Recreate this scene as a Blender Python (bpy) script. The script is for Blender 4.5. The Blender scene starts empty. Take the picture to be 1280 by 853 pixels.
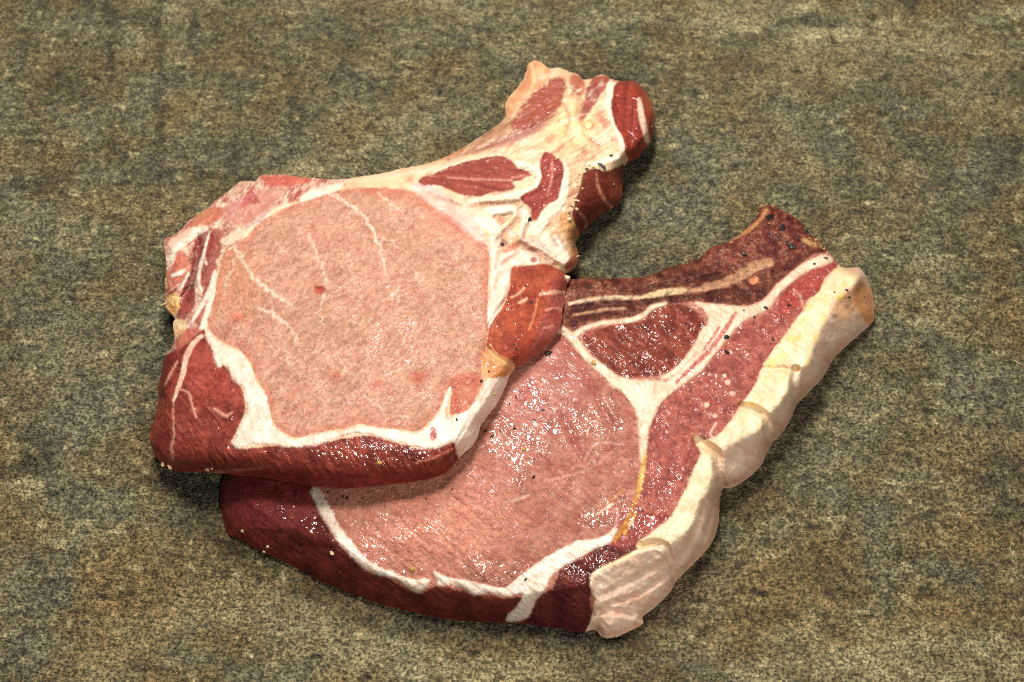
import bpy, math, random
import numpy as np
from mathutils import Vector, Matrix

C = bpy.context.scene.collection
scene = bpy.context.scene

# ------------------------------------------------------------------ camera
PITCH = math.radians(52.0)
DIST = 0.545
FOCAL = 50.0
cp, sp = math.cos(PITCH), math.sin(PITCH)
FWD = np.array([0.0, cp, -sp]); UP = np.array([0.0, sp, cp]); RIGHT = np.array([1.0, 0.0, 0.0])
CAM = np.array([0.0, 0.0, 0.010]) - DIST * FWD
FX = FOCAL / 36.0 * 1280.0
cam_d = bpy.data.cameras.new("camera"); cam = bpy.data.objects.new("camera", cam_d); C.objects.link(cam)
cam_d.lens = FOCAL; cam_d.sensor_width = 36.0; cam_d.clip_start = 0.02; cam_d.clip_end = 50
M = Matrix(((RIGHT[0], UP[0], -FWD[0], CAM[0]), (RIGHT[1], UP[1], -FWD[1], CAM[1]),
            (RIGHT[2], UP[2], -FWD[2], CAM[2]), (0, 0, 0, 1)))
cam.matrix_world = M
cam_d.dof.use_dof = True; cam_d.dof.focus_distance = 0.50; cam_d.dof.aperture_fstop = 18.0
scene.camera = cam

# ------------------------------------------------------------------ world and lamps (a table under studio lamps)
w = bpy.data.worlds.new("World"); scene.world = w; w.use_nodes = True
bg = w.node_tree.nodes["Background"]; bg.inputs[0].default_value = (0.80, 0.88, 1.0, 1); bg.inputs[1].default_value = 0.035

def area(name, loc, target, size, power, col, size_y=None):
    d = bpy.data.lights.new(name, "AREA"); d.energy = power; d.color = col
    d.shape = "RECTANGLE"; d.size = size; d.size_y = size_y or size
    o = bpy.data.objects.new(name, d); C.objects.link(o); o.location = loc
    o.rotation_euler = (Vector(target) - Vector(loc)).to_track_quat("-Z", "Y").to_euler()
    return o
area("key_softbox", (-0.12, 0.20, 0.86), (0.0, 0.0, 0.0), 0.16, 6.6, (1.0, 0.95, 0.87))
area("added_glint", (-0.02, 0.50, 0.66), (0.0, 0.0, 0.0), 0.15, 4.6, (1.0, 0.97, 0.92))  # unseen lamp added at the mirror angle to put glints on wet meat
area("camera_flash", (0.20, -0.46, 0.47), (0.03, -0.02, 0.0), 0.07, 1.9, (1.0, 0.97, 0.92))

scene.view_settings.view_transform = "Standard"; scene.view_settings.look = "None"
scene.view_settings.exposure = 0.0; scene.view_settings.gamma = 1.0
scene.view_settings.use_curve_mapping = False
scene.cycles.max_bounces = 6; scene.cycles.diffuse_bounces = 3; scene.cycles.glossy_bounces = 3
scene.cycles.use_denoising = False; scene.cycles.filter_width = 1.0

# ------------------------------------------------------------------ numeric helpers
def lin(rgb):
    c = np.array(rgb, float) / 255.0
    return np.where(c <= 0.04045, c / 12.92, ((c + 0.055) / 1.055) ** 2.4)

def unproject(px, py, z):
    """points at height z (metres) seen at photo coordinates px, py"""
    x = (px - 640.0) / FX; y = -(py - 426.5) / FX
    d = [FWD[k] + x * RIGHT[k] + y * UP[k] for k in range(3)]
    t = (z - CAM[2]) / d[2]
    return np.stack([CAM[0] + t * d[0], CAM[1] + t * d[1], z + 0 * t], -1)

_rng = np.random.RandomState(7)
_perm = _rng.permutation(512).astype(np.int32)
_ga = _rng.rand(512) * 2 * np.pi
_gx, _gy = np.cos(_ga).astype(np.float32), np.sin(_ga).astype(np.float32)
def perlin(x, y, seed=0):
    x = np.asarray(x, np.float32) + seed * 17.31; y = np.asarray(y, np.float32) + seed * 9.73
    xi = np.floor(x).astype(np.int32); yi = np.floor(y).astype(np.int32)
    fx = x - xi; fy = y - yi
    def g(ix, iy, dx, dy):
        h = _perm[(_perm[ix & 511] + iy) & 511]
        return _gx[h] * dx + _gy[h] * dy
    u = fx * fx * fx * (fx * (fx * 6 - 15) + 10); v = fy * fy * fy * (fy * (fy * 6 - 15) + 10)
    a = g(xi, yi, fx, fy); b = g(xi + 1, yi, fx - 1, fy)
    c = g(xi, yi + 1, fx, fy - 1); d = g(xi + 1, yi + 1, fx - 1, fy - 1)
    return (a + (b - a) * u) + ((c + (d - c) * u) - (a + (b - a) * u)) * v
def fbm(x, y, seed=0, octv=4, gain=0.5):
    s = 0; a = 1.0
    for k in range(octv):
        s = s + a * perlin(x, y, seed + k * 3.7); x = x * 2.03; y = y * 2.03; a *= gain
    return s
def sstep(a, b, v):
    t = np.clip((v - a) / (b - a), 0, 1); return t * t * (3 - 2 * t)

def smooth_poly(pts, n=3, closed=True):
    P = np.array(pts, float)[:, :2]; N = len(P); out = []
    rng = range(N) if closed else range(N - 1)
    for i in rng:
        if closed: p0, p1, p2, p3 = P[(i - 1) % N], P[i], P[(i + 1) % N], P[(i + 2) % N]
        else: p0, p1, p2, p3 = P[max(i - 1, 0)], P[i], P[i + 1], P[min(i + 2, N - 1)]
        # centripetal-ish damping: tangent limited by the shorter neighbour edge
        l = np.linalg.norm(p2 - p1)
        m1 = (p2 - p0); m2 = (p3 - p1)
        m1 = m1 / (np.linalg.norm(m1) + 1e-9) * l * 0.8; m2 = m2 / (np.linalg.norm(m2) + 1e-9) * l * 0.8
        for k in range(n):
            t = k / n; t2 = t * t; t3 = t2 * t
            out.append((2*t3-3*t2+1)*p1 + (t3-2*t2+t)*m1 + (-2*t3+3*t2)*p2 + (t3-t2)*m2)
    if not closed: out.append(P[-1])
    return np.array(out)

class Grid:
    def __init__(s, x0, y0, x1, y1, step):
        s.x0, s.y0, s.step = x0, y0, step
        s.xs = np.arange(x0, x1 + step, step); s.ys = np.arange(y0, y1 + step, step)
        s.W, s.H = len(s.xs), len(s.ys)
        s.X, s.Y = np.meshgrid(s.xs.astype(np.float32), s.ys.astype(np.float32))
    def sdf(s, poly, n=3, margin=14):
        """signed distance in px to a closed traced outline, positive inside"""
        P = smooth_poly(poly, n) if n > 1 else np.array(poly, float)
        P = P.astype(np.float32)
        cs = 2
        X = s.X[::cs, ::cs]; Y = s.Y[::cs, ::cs]
        out = np.full(X.shape, -margin, np.float32)
        xl, yl = P.min(0) - margin; xh, yh = P.max(0) + margin
        xs = s.xs[::cs]; ys = s.ys[::cs]
        i0, i1 = np.searchsorted(xs, [xl, xh]); j0, j1 = np.searchsorted(ys, [yl, yh])
        x = X[j0:j1, i0:i1]; y = Y[j0:j1, i0:i1]
        d2 = np.full(x.shape, 1e9, np.float32); ins = np.zeros(x.shape, bool)
        for k in range(len(P)):
            a = P[k]; b = P[(k + 1) % len(P)]; e = b - a; L = float(e @ e) + 1e-9
            wx = x - a[0]; wy = y - a[1]
            t = np.clip((wx * e[0] + wy * e[1]) / L, 0, 1)
            d2 = np.minimum(d2, (wx - t * e[0]) ** 2 + (wy - t * e[1]) ** 2)
            if a[1] != b[1]:
                c = ((a[1] <= y) != (b[1] <= y)) & (x < a[0] + (y - a[1]) / (b[1] - a[1]) * e[0])
                ins ^= c
        d = np.sqrt(d2); out[j0:j1, i0:i1] = np.where(ins, d, -d)
        return s.up(out)
    def up(s, a):
        a = np.repeat(np.repeat(a, 2, 0), 2, 1)
        a = np.pad(a, ((0, 2), (0, 2)), mode="edge")
        b = a.copy(); b[1:-1:2] = 0.5 * (a[0:-2:2] + a[2::2]); c = b.copy(); c[:, 1:-1:2] = 0.5 * (b[:, 0:-2:2] + b[:, 2::2])
        return c[:s.H, :s.W]
    def stroke(s, pts, w=None):
        """half-width minus distance to a polyline (px); pts = (x, y, half width)"""
        P = np.array(pts, float)
        if w is not None: P = np.concatenate([P[:, :2], np.full((len(P), 1), w)], 1)
        Q = smooth_poly(P[:, :2], 4, closed=False)
        tw = np.interp(np.arange(len(Q)) / 4.0, np.arange(len(P)), P[:, 2])
        out = np.full(s.X.shape, -12.0, np.float32)
        m = P[:, 2].max() + 12
        xl, yl = Q.min(0) - m; xh, yh = Q.max(0) + m
        i0, i1 = np.searchsorted(s.xs, [xl, xh]); j0, j1 = np.searchsorted(s.ys, [yl, yh])
        if i1 <= i0 or j1 <= j0: return out
        x = s.X[j0:j1, i0:i1]; y = s.Y[j0:j1, i0:i1]; o = out[j0:j1, i0:i1]
        for k in range(len(Q) - 1):
            a = Q[k]; e = Q[k + 1] - a; L = float(e @ e) + 1e-9
            t = np.clip(((x - a[0]) * e[0] + (y - a[1]) * e[1]) / L, 0, 1)
            d = np.sqrt((x - a[0] - t * e[0]) ** 2 + (y - a[1] - t * e[1]) ** 2)
            o = np.maximum(o, tw[k] + t * (tw[k + 1] - tw[k]) - d)
        out[j0:j1, i0:i1] = o
        return out
    def rbf(s, ctrl):
        c = np.array(ctrl, float); n = len(c)
        sc = 100.0
        P = c[:, :2] / sc
        D = np.linalg.norm(P[:, None] - P[None], axis=-1)
        A = np.zeros((n + 3, n + 3)); A[:n, :n] = D + 0.02 * np.eye(n) * -1; A[:n, n] = 1; A[:n, n+1:] = P; A[n, :n] = 1; A[n+1:, :n] = P.T
        sol = np.linalg.solve(A, np.concatenate([c[:, 2], [0, 0, 0]]))
        X = s.X[::2, ::2] / sc; Y = s.Y[::2, ::2] / sc
        z = sol[n] + sol[n+1] * X + sol[n+2] * Y
        for i in range(n): z = z + sol[i] * np.sqrt((X - P[i, 0]) ** 2 + (Y - P[i, 1]) ** 2)
        return s.up(z.astype(np.float32))
    def idw(s, ctrl, p=3.0):
        c = np.array(ctrl, float); X = s.X[::2, ::2]; Y = s.Y[::2, ::2]; num = 0; den = 0
        for x, y, z in c:
            wgt = 1.0 / (((X - x) ** 2 + (Y - y) ** 2) + 30.0) ** (p / 2); num = num + wgt * z; den = den + wgt
        return s.up((num / den).astype(np.float32))
    def blur(s, a, sig):
        r = max(1, int(3 * sig / s.step)); k = np.exp(-0.5 * (np.arange(-r, r + 1) * s.step / sig) ** 2); k = (k / k.sum()).astype(np.float32)
        b = np.pad(a, ((r, r), (0, 0)), mode="edge"); o = sum(k[i] * b[i:i + a.shape[0]] for i in range(2 * r + 1))
        b = np.pad(o, ((0, 0), (r, r)), mode="edge"); return sum(k[i] * b[:, i:i + a.shape[1]] for i in range(2 * r + 1))
    def at(s, a, px, py):
        fx = np.clip((px - s.x0) / s.step, 0, s.W - 1.001); fy = np.clip((py - s.y0) / s.step, 0, s.H - 1.001)
        i = int(fx); j = int(fy); u = fx - i; v = fy - j
        return (a[j, i] * (1 - u) + a[j, i+1] * u) * (1 - v) + (a[j+1, i] * (1 - u) + a[j+1, i+1] * u) * v

def grid_normals(P):
    du = np.zeros_like(P); dv = np.zeros_like(P)
    du[:, 1:-1] = P[:, 2:] - P[:, :-2]; du[:, 0] = P[:, 1] - P[:, 0]; du[:, -1] = P[:, -1] - P[:, -2]
    dv[1:-1] = P[2:] - P[:-2]; dv[0] = P[1] - P[0]; dv[-1] = P[-1] - P[-2]
    n = np.cross(dv, du); n /= np.linalg.norm(n, axis=-1, keepdims=True) + 1e-12
    return n

def clip(V, T, col):
    """split triangles T over attributes V (n,k) by V[:,col] > 0 -> (V, inside tris, outside tris)"""
    f = V[:, col]; s = f > 0; c = s[T].sum(1)
    ins = [T[c == 3]]; outs = [T[c == 0]]
    newV = [V]; base = len(V)
    mix = T[(c == 1) | (c == 2)]
    if len(mix):
        sm = s[mix]; one = sm.sum(1)
        lone = np.where(one == 1, np.argmax(sm, 1), np.argmin(sm, 1))
        r = np.arange(len(mix))
        a = mix[r, lone]; b = mix[r, (lone + 1) % 3]; d = mix[r, (lone + 2) % 3]
        E = np.concatenate([np.stack([a, b], 1), np.stack([a, d], 1)]); Es = np.sort(E, 1)
        key = Es[:, 0].astype(np.int64) * base + Es[:, 1]
        uk, inv = np.unique(key, return_inverse=True)
        i0 = (uk // base).astype(np.int64); i1 = (uk % base).astype(np.int64)
        t = f[i0] / (f[i0] - f[i1]); t = np.clip(t, 0.001, 0.999)
        nv = V[i0] + (V[i1] - V[i0]) * t[:, None]; nv[:, col] = 0.0
        newV.append(nv)
        idx = inv + base; ab = idx[:len(mix)]; ad = idx[len(mix):]
        tip = np.stack([a, ab, ad], 1); q1 = np.stack([ab, b, d], 1); q2 = np.stack([ab, d, ad], 1)
        m1 = one == 1
        ins += [tip[m1], q1[~m1], q2[~m1]]; outs += [tip[~m1], q1[m1], q2[m1]]
    return np.concatenate(newV), np.concatenate(ins), np.concatenate(outs)

def raw_mesh(name, co, tris, mat, normals=None, color=None, extra=None):
    used = np.unique(tris); mp = np.full(len(co), -1, np.int64); mp[used] = np.arange(len(used))
    T = mp[tris]; co = co[used]
    me = bpy.data.meshes.new(name)
    me.vertices.add(len(co)); me.vertices.foreach_set("co", np.ascontiguousarray(co, np.float32).ravel())
    me.loops.add(T.size); me.polygons.add(len(T))
    me.polygons.foreach_set("loop_start", np.arange(0, T.size, 3, dtype=np.int32))
    me.loops.foreach_set("vertex_index", T.astype(np.int32).ravel())
    me.update(calc_edges=True)
    me.polygons.foreach_set("use_smooth", np.ones(len(T), bool))
    if color is not None:
        a = me.attributes.new("tint", "FLOAT_COLOR", "POINT")
        c4 = np.ones((len(co), 4), np.float32); c4[:, :3] = color[used]; a.data.foreach_set("color", c4.ravel())
    for k, v in (extra or {}).items():
        a = me.attributes.new(k, "FLOAT", "POINT"); a.data.foreach_set("value", np.ascontiguousarray(v[used], np.float32))
    if normals is not None:
        me.normals_split_custom_set_from_vertices(normals[used].tolist())
    me.materials.append(mat)
    return me

def put(name, me, parent=None, **props):
    o = bpy.data.objects.new(name, me); C.objects.link(o)
    if parent is not None: o.parent = parent
    for k, v in props.items(): o[k] = v
    return o

# ------------------------------------------------------------------ materials
class NT:
    def __init__(s, name):
        s.m = bpy.data.materials.new(name); s.m.use_nodes = True; s.t = s.m.node_tree; s.n = s.t.nodes
        s.b = s.n["Principled BSDF"]
    def new(s, typ, **kw):
        n = s.n.new(typ)
        for k, v in kw.items():
            if k.startswith("in_"):
                key = k[3:]; key = int(key) if key.isdigit() else key.replace("_", " ")
                if hasattr(v, "is_linked") or hasattr(v, "links"): s.t.links.new(v, n.inputs[key])
                else: n.inputs[key].default_value = v
            else: setattr(n, k, v)
        return n
    def link(s, a, b): s.t.links.new(a, b)
    def math(s, op, a, b=0.0, clampit=False):
        n = s.n.new("ShaderNodeMath"); n.operation = op; n.use_clamp = clampit
        for i, v in enumerate((a, b)):
            if hasattr(v, "links"): s.t.links.new(v, n.inputs[i])
            else: n.inputs[i].default_value = v
        return n.outputs[0]
    def noise(s, vec, scale, detail=3.0, rough=0.55, dist=0.0):
        n = s.n.new("ShaderNodeTexNoise"); s.t.links.new(vec, n.inputs["Vector"])
        n.inputs["Scale"].default_value = scale; n.inputs["Detail"].default_value = detail
        n.inputs["Roughness"].default_value = rough; n.inputs["Distortion"].default_value = dist
        return n.outputs["Fac"]
    def ramp(s, fac, stops):
        n = s.n.new("ShaderNodeValToRGB"); s.t.links.new(fac, n.inputs[0]); e = n.color_ramp.elements
        while len(e) < len(stops): e.new(0.5)
        for i, (p, c) in enumerate(stops): e[i].position = p; e[i].color = (*c, 1) if len(c) == 3 else c
        return n.outputs[0]
    def mix(s, fac, a, b, blend="MIX"):
        n = s.n.new("ShaderNodeMix"); n.data_type = "RGBA"; n.blend_type = blend
        for i, v in ((0, fac), (6, a), (7, b)):
            if hasattr(v, "links"): s.t.links.new(v, n.inputs[i])
            else: n.inputs[i].default_value = v if i == 0 else (*v, 1)
        return n.outputs[2]

def meat_material(name, rough, bump, grain_scale, grain_amt, spec=0.5, coat=0.0, stretch=(1, 1, 1)):
    """wet meat: tint attribute, mottled grain, glossy film where 'wet' is high"""
    m = NT(name)
    tc = m.new("ShaderNodeTexCoord"); mp = m.new("ShaderNodeMapping"); m.link(tc.outputs["Object"], mp.inputs[0]); mp.inputs["Scale"].default_value = stretch
    v = mp.outputs[0]
    col = m.new("ShaderNodeAttribute", attribute_name="tint").outputs["Color"]
    wet = m.new("ShaderNodeAttribute", attribute_name="wet").outputs["Fac"]
    n1 = m.noise(v, grain_scale, 4.0, 0.65, 0.6)
    n2 = m.noise(v, grain_scale * 0.22, 3.0, 0.55, 0.3)
    g = m.math("ADD", m.math("MULTIPLY", m.math("SUBTRACT", n1, 0.5), grain_amt * 1.5), m.math("MULTIPLY", m.math("SUBTRACT", n2, 0.5), grain_amt * 0.35))
    f = m.math("ADD", g, 1.0)
    vm = m.n.new("ShaderNodeVectorMath"); vm.operation = "SCALE"; m.link(col, vm.inputs[0]); m.link(f, vm.inputs["Scale"])
    m.link(vm.outputs[0], m.b.inputs["Base Color"])
    bead = m.new("ShaderNodeAttribute", attribute_name="bead").outputs["Fac"]
    # lean grain under the film
    n3 = m.noise(v, 480.0, 3.0, 0.6, 1.2)
    hb = m.math("ADD", m.math("MULTIPLY", n3, 0.7), m.math("MULTIPLY", n1, 0.6))
    b = m.new("ShaderNodeBump"); b.inputs["Distance"].default_value = bump * 0.001; b.inputs["Strength"].default_value = 0.9
    m.link(hb, b.inputs["Height"]); m.link(b.outputs[0], m.b.inputs["Normal"])
    # wet film: flat islands with steep rims, and beads of moisture where 'bead' is high
    o = tc.outputs["Object"]
    fn = m.noise(o, 270.0, 0.0, 0.5, 0.7)
    mr = m.new("ShaderNodeMapRange"); mr.interpolation_type = "SMOOTHSTEP"; m.link(fn, mr.inputs[0])
    mr.inputs["From Min"].default_value = 0.36; mr.inputs["From Max"].default_value = 0.62
    vo = m.new("ShaderNodeTexVoronoi"); vo.feature = "SMOOTH_F1"; m.link(o, vo.inputs["Vector"]); vo.inputs["Scale"].default_value = 430.0; vo.inputs["Smoothness"].default_value = 0.3
    dome = m.math("SUBTRACT", 1.0, m.math("MULTIPLY", vo.outputs["Distance"], 1.5), True)
    film = m.math("ADD", m.math("MULTIPLY", mr.outputs[0], m.math("SUBTRACT", 1.0, bead, True)), m.math("MULTIPLY", m.math("MULTIPLY", dome, bead), 1.8))
    b2 = m.new("ShaderNodeBump"); b2.inputs["Distance"].default_value = 0.00022; b2.inputs["Strength"].default_value = 1.0
    m.link(film, b2.inputs["Height"]); m.link(b2.outputs[0], m.b.inputs["Coat Normal"])
    m.b.inputs["Roughness"].default_value = rough
    m.b.inputs["Specular IOR Level"].default_value = spec
    patch = m.ramp(m.noise(o, 110.0, 2.0, 0.5), [(0.40, (0.06, 0.06, 0.06)), (0.58, (1, 1, 1))])
    cw = m.math("MULTIPLY", m.math("MAXIMUM", m.math("MULTIPLY", wet, patch), bead), 1.0, True)
    m.link(cw, m.b.inputs["Coat Weight"]); m.b.inputs["Coat Roughness"].default_value = 0.07; m.b.inputs["Coat IOR"].default_value = 1.5
    return m.m
MAT = {
    "lean": meat_material("lean_meat", 0.56, 1.3, 520.0, 0.9, 0.3),
    "dark": meat_material("dark_lean_meat", 0.58, 0.9, 480.0, 1.2, 0.18),
    "fat": meat_material("pork_fat", 0.42, 0.45, 340.0, 0.16, 0.5),
    "trim": meat_material("fatty_trim", 0.5, 1.0, 320.0, 0.5, 0.35),
}

# ------------------------------------------------------------------ one chop: a height field over its traced outline
class Chop:
    def __init__(s, box, outline, rag, seed):
        s.g = Grid(*box, 1.25); g = s.g; s.seed = seed
        s.S = g.sdf(outline, 3, 60)
        s.S = s.S + rag * (0.5 * perlin(g.X / 3.1, g.Y / 3.1, seed) + perlin(g.X / 8.0, g.Y / 8.0, seed + 5)) 
        s.col = np.zeros(g.X.shape + (3,), np.float32); s.wet = np.full(g.X.shape, 0.2, np.float32); s.bead = np.zeros(g.X.shape, np.float32); s.subs = []
        s.dz = np.zeros(g.X.shape, np.float32); s.regions = []
        s.wx = 1.5 * fbm(g.X / 10, g.Y / 10, seed + 1, 3) + 1.1 * fbm(g.X / 3.6, g.Y / 3.6, seed + 8, 2); s.n_f = fbm(g.X / 5, g.Y / 5, seed + 2, 3); s.n_m = fbm(g.X / 24, g.Y / 24, seed + 3, 4)
    def field(s, poly, wob=1.0, n=3): return s.g.sdf(poly, n) + wob * s.wx
    def paint(s, mask, rgb, var=None, amt=1.0, nz=None):
        """lay an albedo over a mask 0..1; var = second albedo mixed in by noise"""
        c = lin(rgb).astype(np.float32)
        if var is not None:
            k = sstep(-0.45, 0.45, s.n_m if nz is None else nz)[..., None]; c = c * (1 - k) + lin(var).astype(np.float32) * k
        m = (mask * amt)[..., None]; s.col = s.col * (1 - m) + c * m
    def region(s, name, poly, rgb, var, mat, wet=0.2, soft=1.5, wob=1.0, nz=None, n=3, extra=None):
        f = s.field(poly, wob, n) if poly is not None else np.full(s.g.X.shape, 50.0, np.float32)
        if extra is not None: f = np.maximum(f, extra)
        m = sstep(-soft, soft, f); s.paint(m, rgb, var, 1.0, nz); s.wet = s.wet * (1 - m) + wet * m
        s.regions.append((name, f, mat)); return f
    def vein(s, pts, rgb, amt=0.9, soft=1.4, wob=0.8, w=None, dz=0.0, wet=None, var=None):
        f = s.g.stroke(pts, w) + wob * s.wx * 0.8 + 0.5 * s.n_f
        m = sstep(-soft, soft, f); s.paint(m, rgb, var, amt)
        if dz: s.dz += dz * m
        if wet is not None: s.wet = s.wet * (1 - m * amt) + wet * m * amt
        return f
    def sub(s, name, f, k=None):
        """a piece of the last region (or region k) that has a look of its own"""
        s.subs.append((name, len(s.regions) - 1 if k is None else k, f))
    def crease(s, pts, depth, w):
        f = s.g.stroke(pts, w); s.dz -= depth * sstep(-w, w, f)
    def heights(s, T, ctrl, zb, power=1.0, round_r=9.0, round_z=4.0, blur=2.5, rollk=0.0):
        g = s.g; st = g.sdf(T, 3, 70)
        s.inT = st > 3; zt = g.rbf(ctrl); zbf = g.idw(zb); s.zb = zbf
        dT = np.maximum(-st, 0); dS = np.maximum(s.S, 0)
        f = np.where(st > 0, 0, dT / (dT + dS + 1e-4)); f = (1 - rollk) * f ** power + rollk * (1 - np.sqrt(np.clip(1 - f * f, 0, 1)))
        z = zt * (1 - f) + zbf * f
        # rounded shoulder along hidden back edges
        e = np.clip(1 - dS / round_r, 0, 1); z = np.where(st > 0, z - round_z * (1 - np.sqrt(np.clip(1 - e * e, 0, 1))), z)
        s.z = g.blur(z, blur) + s.dz
        s.z = np.maximum(s.z, zbf * 0 + 0.4)
    def build(s, root_name, label, group=None):
        g = s.g; z = s.z * 0.001
        P = unproject(g.X, g.Y, z); Nn = grid_normals(P)
        if Nn[..., 2].mean() < 0: Nn = -Nn
        Sb = g.blur(s.S, 3.0); GX = -np.gradient(Sb, axis=1); GY = np.gradient(Sb, axis=0) * sp
        cols = [P.reshape(-1, 3), Nn.reshape(-1, 3), s.col.reshape(-1, 3), s.wet.reshape(-1, 1), s.zb.reshape(-1, 1), s.S.reshape(-1, 1), s.bead.reshape(-1, 1), GX.reshape(-1, 1), GY.reshape(-1, 1)]
        F = np.stack([f for _, f, _ in s.regions] + [f for _, _, f in s.subs], -1).reshape(g.H * g.W, -1)
        V = np.concatenate(cols + [F], 1).astype(np.float64)
        I = np.arange(g.H * g.W).reshape(g.H, g.W)
        a, b, c, d = I[:-1, :-1].ravel(), I[:-1, 1:].ravel(), I[1:, :-1].ravel(), I[1:, 1:].ravel()
        T = np.concatenate([np.stack([a, c, b], 1), np.stack([b, c, d], 1)])
        near = (s.S.ravel()[T] > -3).any(1); T = T[near]
        V, T, _ = clip(V, T, 11)
        cx = V[np.unique(T), :3]; base = Vector((float(cx[:, 0].mean()), float(cx[:, 1].mean()), 0.0))
        root = bpy.data.objects.new(root_name, None); C.objects.link(root); root.location = base
        root.empty_display_size = 0.03
        root["label"] = label; root["category"] = "pork chop"
        if group: root["group"] = group
        # inward direction on the outline, from the gradient of the outline distance in plan
        B = np.array(base)
        rest = T
        for k in range(len(s.regions) - 1, -1, -1):
            name, f, mat = s.regions[k]
            if k == 0: part = rest
            else: V, part, rest = clip(V, rest, 15 + k)
            if len(part) < 4: continue
            kids = []
            for j, (sn, pn, _) in enumerate(s.subs):
                if pn != k: continue
                V2, sub, left = clip(V, part, 15 + len(s.regions) + j)
                if len(sub) > 12 and len(left) > 12: V, part = V2, left; kids.append((sn, sub))
            o = s.part_mesh(name, V, part, MAT[mat], root, B)
            for sn, sub in kids: s.part_mesh(sn, V, sub, MAT[mat], o, B)
        # underside
        st = 6; zz = np.minimum(s.z, s.zb)
        sub = I[::st, ::st]; Hs, Ws = sub.shape
        co = P.reshape(-1, 3)[sub.ravel()].copy(); co[:, 2] = np.minimum(co[:, 2] - 0.003, s.zb.ravel()[sub.ravel()] * 0.001 + 0.0)
        co[:, 2] = np.maximum(co[:, 2], 0.0004)
        J = np.arange(Hs * Ws).reshape(Hs, Ws); ok = (s.S.ravel()[sub] > 26) & s.inT.ravel()[sub]
        cell = ok[:-1, :-1] & ok[1:, :-1] & ok[:-1, 1:] & ok[1:, 1:]
        a, b, c, d = [q[cell] for q in (J[:-1, :-1], J[:-1, 1:], J[1:, :-1], J[1:, 1:])]
        Tu = np.concatenate([np.stack([a, b, c], 1), np.stack([b, d, c], 1)])
        colu = s.col.reshape(-1, 3)[sub.ravel()] * 0 + lin((150, 70, 60))
        put("underside", raw_mesh("underside", co - B, Tu, MAT["lean"], None, colu, {"wet": np.full(len(co), 0.2)}), root)
        return root
    def part_mesh(s, name, V, T, mat, root, B):
        co = V[:, :3]; nn = V[:, 3:6]
        # boundary edges lying on the outline -> skirt that closes the flank down to the underside
        E = np.concatenate([T[:, [0, 1]], T[:, [1, 2]], T[:, [2, 0]]])
        key = np.sort(E, 1); k = key[:, 0].astype(np.int64) * len(V) + key[:, 1]
        u, ix, cnt = np.unique(k, return_index=True, return_counts=True)
        be = E[ix[cnt == 1]]
        on = (np.abs(V[be, 11]) < 1e-6).all(1); be = be[on]
        VV = [co]; NN = [nn]; CC = [V[:, 6:9]]; WW = [V[:, 9]]; BB = [V[:, 12]]; TT = [T]
        if len(be):
            vs = np.unique(be); p = co[vs]
            # outward plan normal per vertex from edges
            o = V[vs, 13:15].copy(); o /= np.linalg.norm(o, axis=1, keepdims=True) + 1e-12
            zbm = np.minimum(V[vs, 10] * 0.001, p[:, 2] - 0.0003); zbm = np.maximum(zbm, 0.0004)
            h = p[:, 2] - zbm
            rings = [p]; pos = np.full(len(co), -1); pos[vs] = np.arange(len(vs))
            tall = np.clip(h / 0.012, 0, 1)
            for t, lean in ((0.25, 0.0), (0.55, 0.10), (0.85, 0.30), (1.0, 0.48)):
                q = p.copy(); q[:, 2] = p[:, 2] - h * t; q[:, :2] -= o * (h * lean)[:, None]; rings.append(q)
            q = rings[-1].copy(); q[:, :2] -= o * 0.006; q[:, 2] = np.maximum(zbm, 0.0004); rings.append(q)
            n0 = len(co); m = len(vs)
            for r, q in enumerate(rings):
                VV.append(q); WW.append(V[vs, 9]); BB.append(V[vs, 12] * 0)
                tt = r / (len(rings) - 1)
                CC.append(V[vs, 6:9])
                no = np.concatenate([o * 1.0, np.full((m, 1), 0.25 if r < 2 else -0.1 if r < 4 else -1.0)], 1)
                if r == 0: no = 0.5 * nn[vs] + 0.5 * no
                NN.append(no / np.linalg.norm(no, axis=1, keepdims=True))
            i0 = pos[be[:, 0]]; i1 = pos[be[:, 1]]
            for r in range(len(rings) - 1):
                A, Bq = n0 + r * m + i0, n0 + r * m + i1; Cq, D = A + m, Bq + m
                TT += [np.stack([A, Cq, Bq], 1), np.stack([Bq, Cq, D], 1)]
        co = np.concatenate(VV); me = raw_mesh(name, co - B, np.concatenate(TT), mat, np.concatenate(NN), np.concatenate(CC), {"wet": np.concatenate(WW), "bead": np.concatenate(BB)})
        return put(name, me, root)

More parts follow.
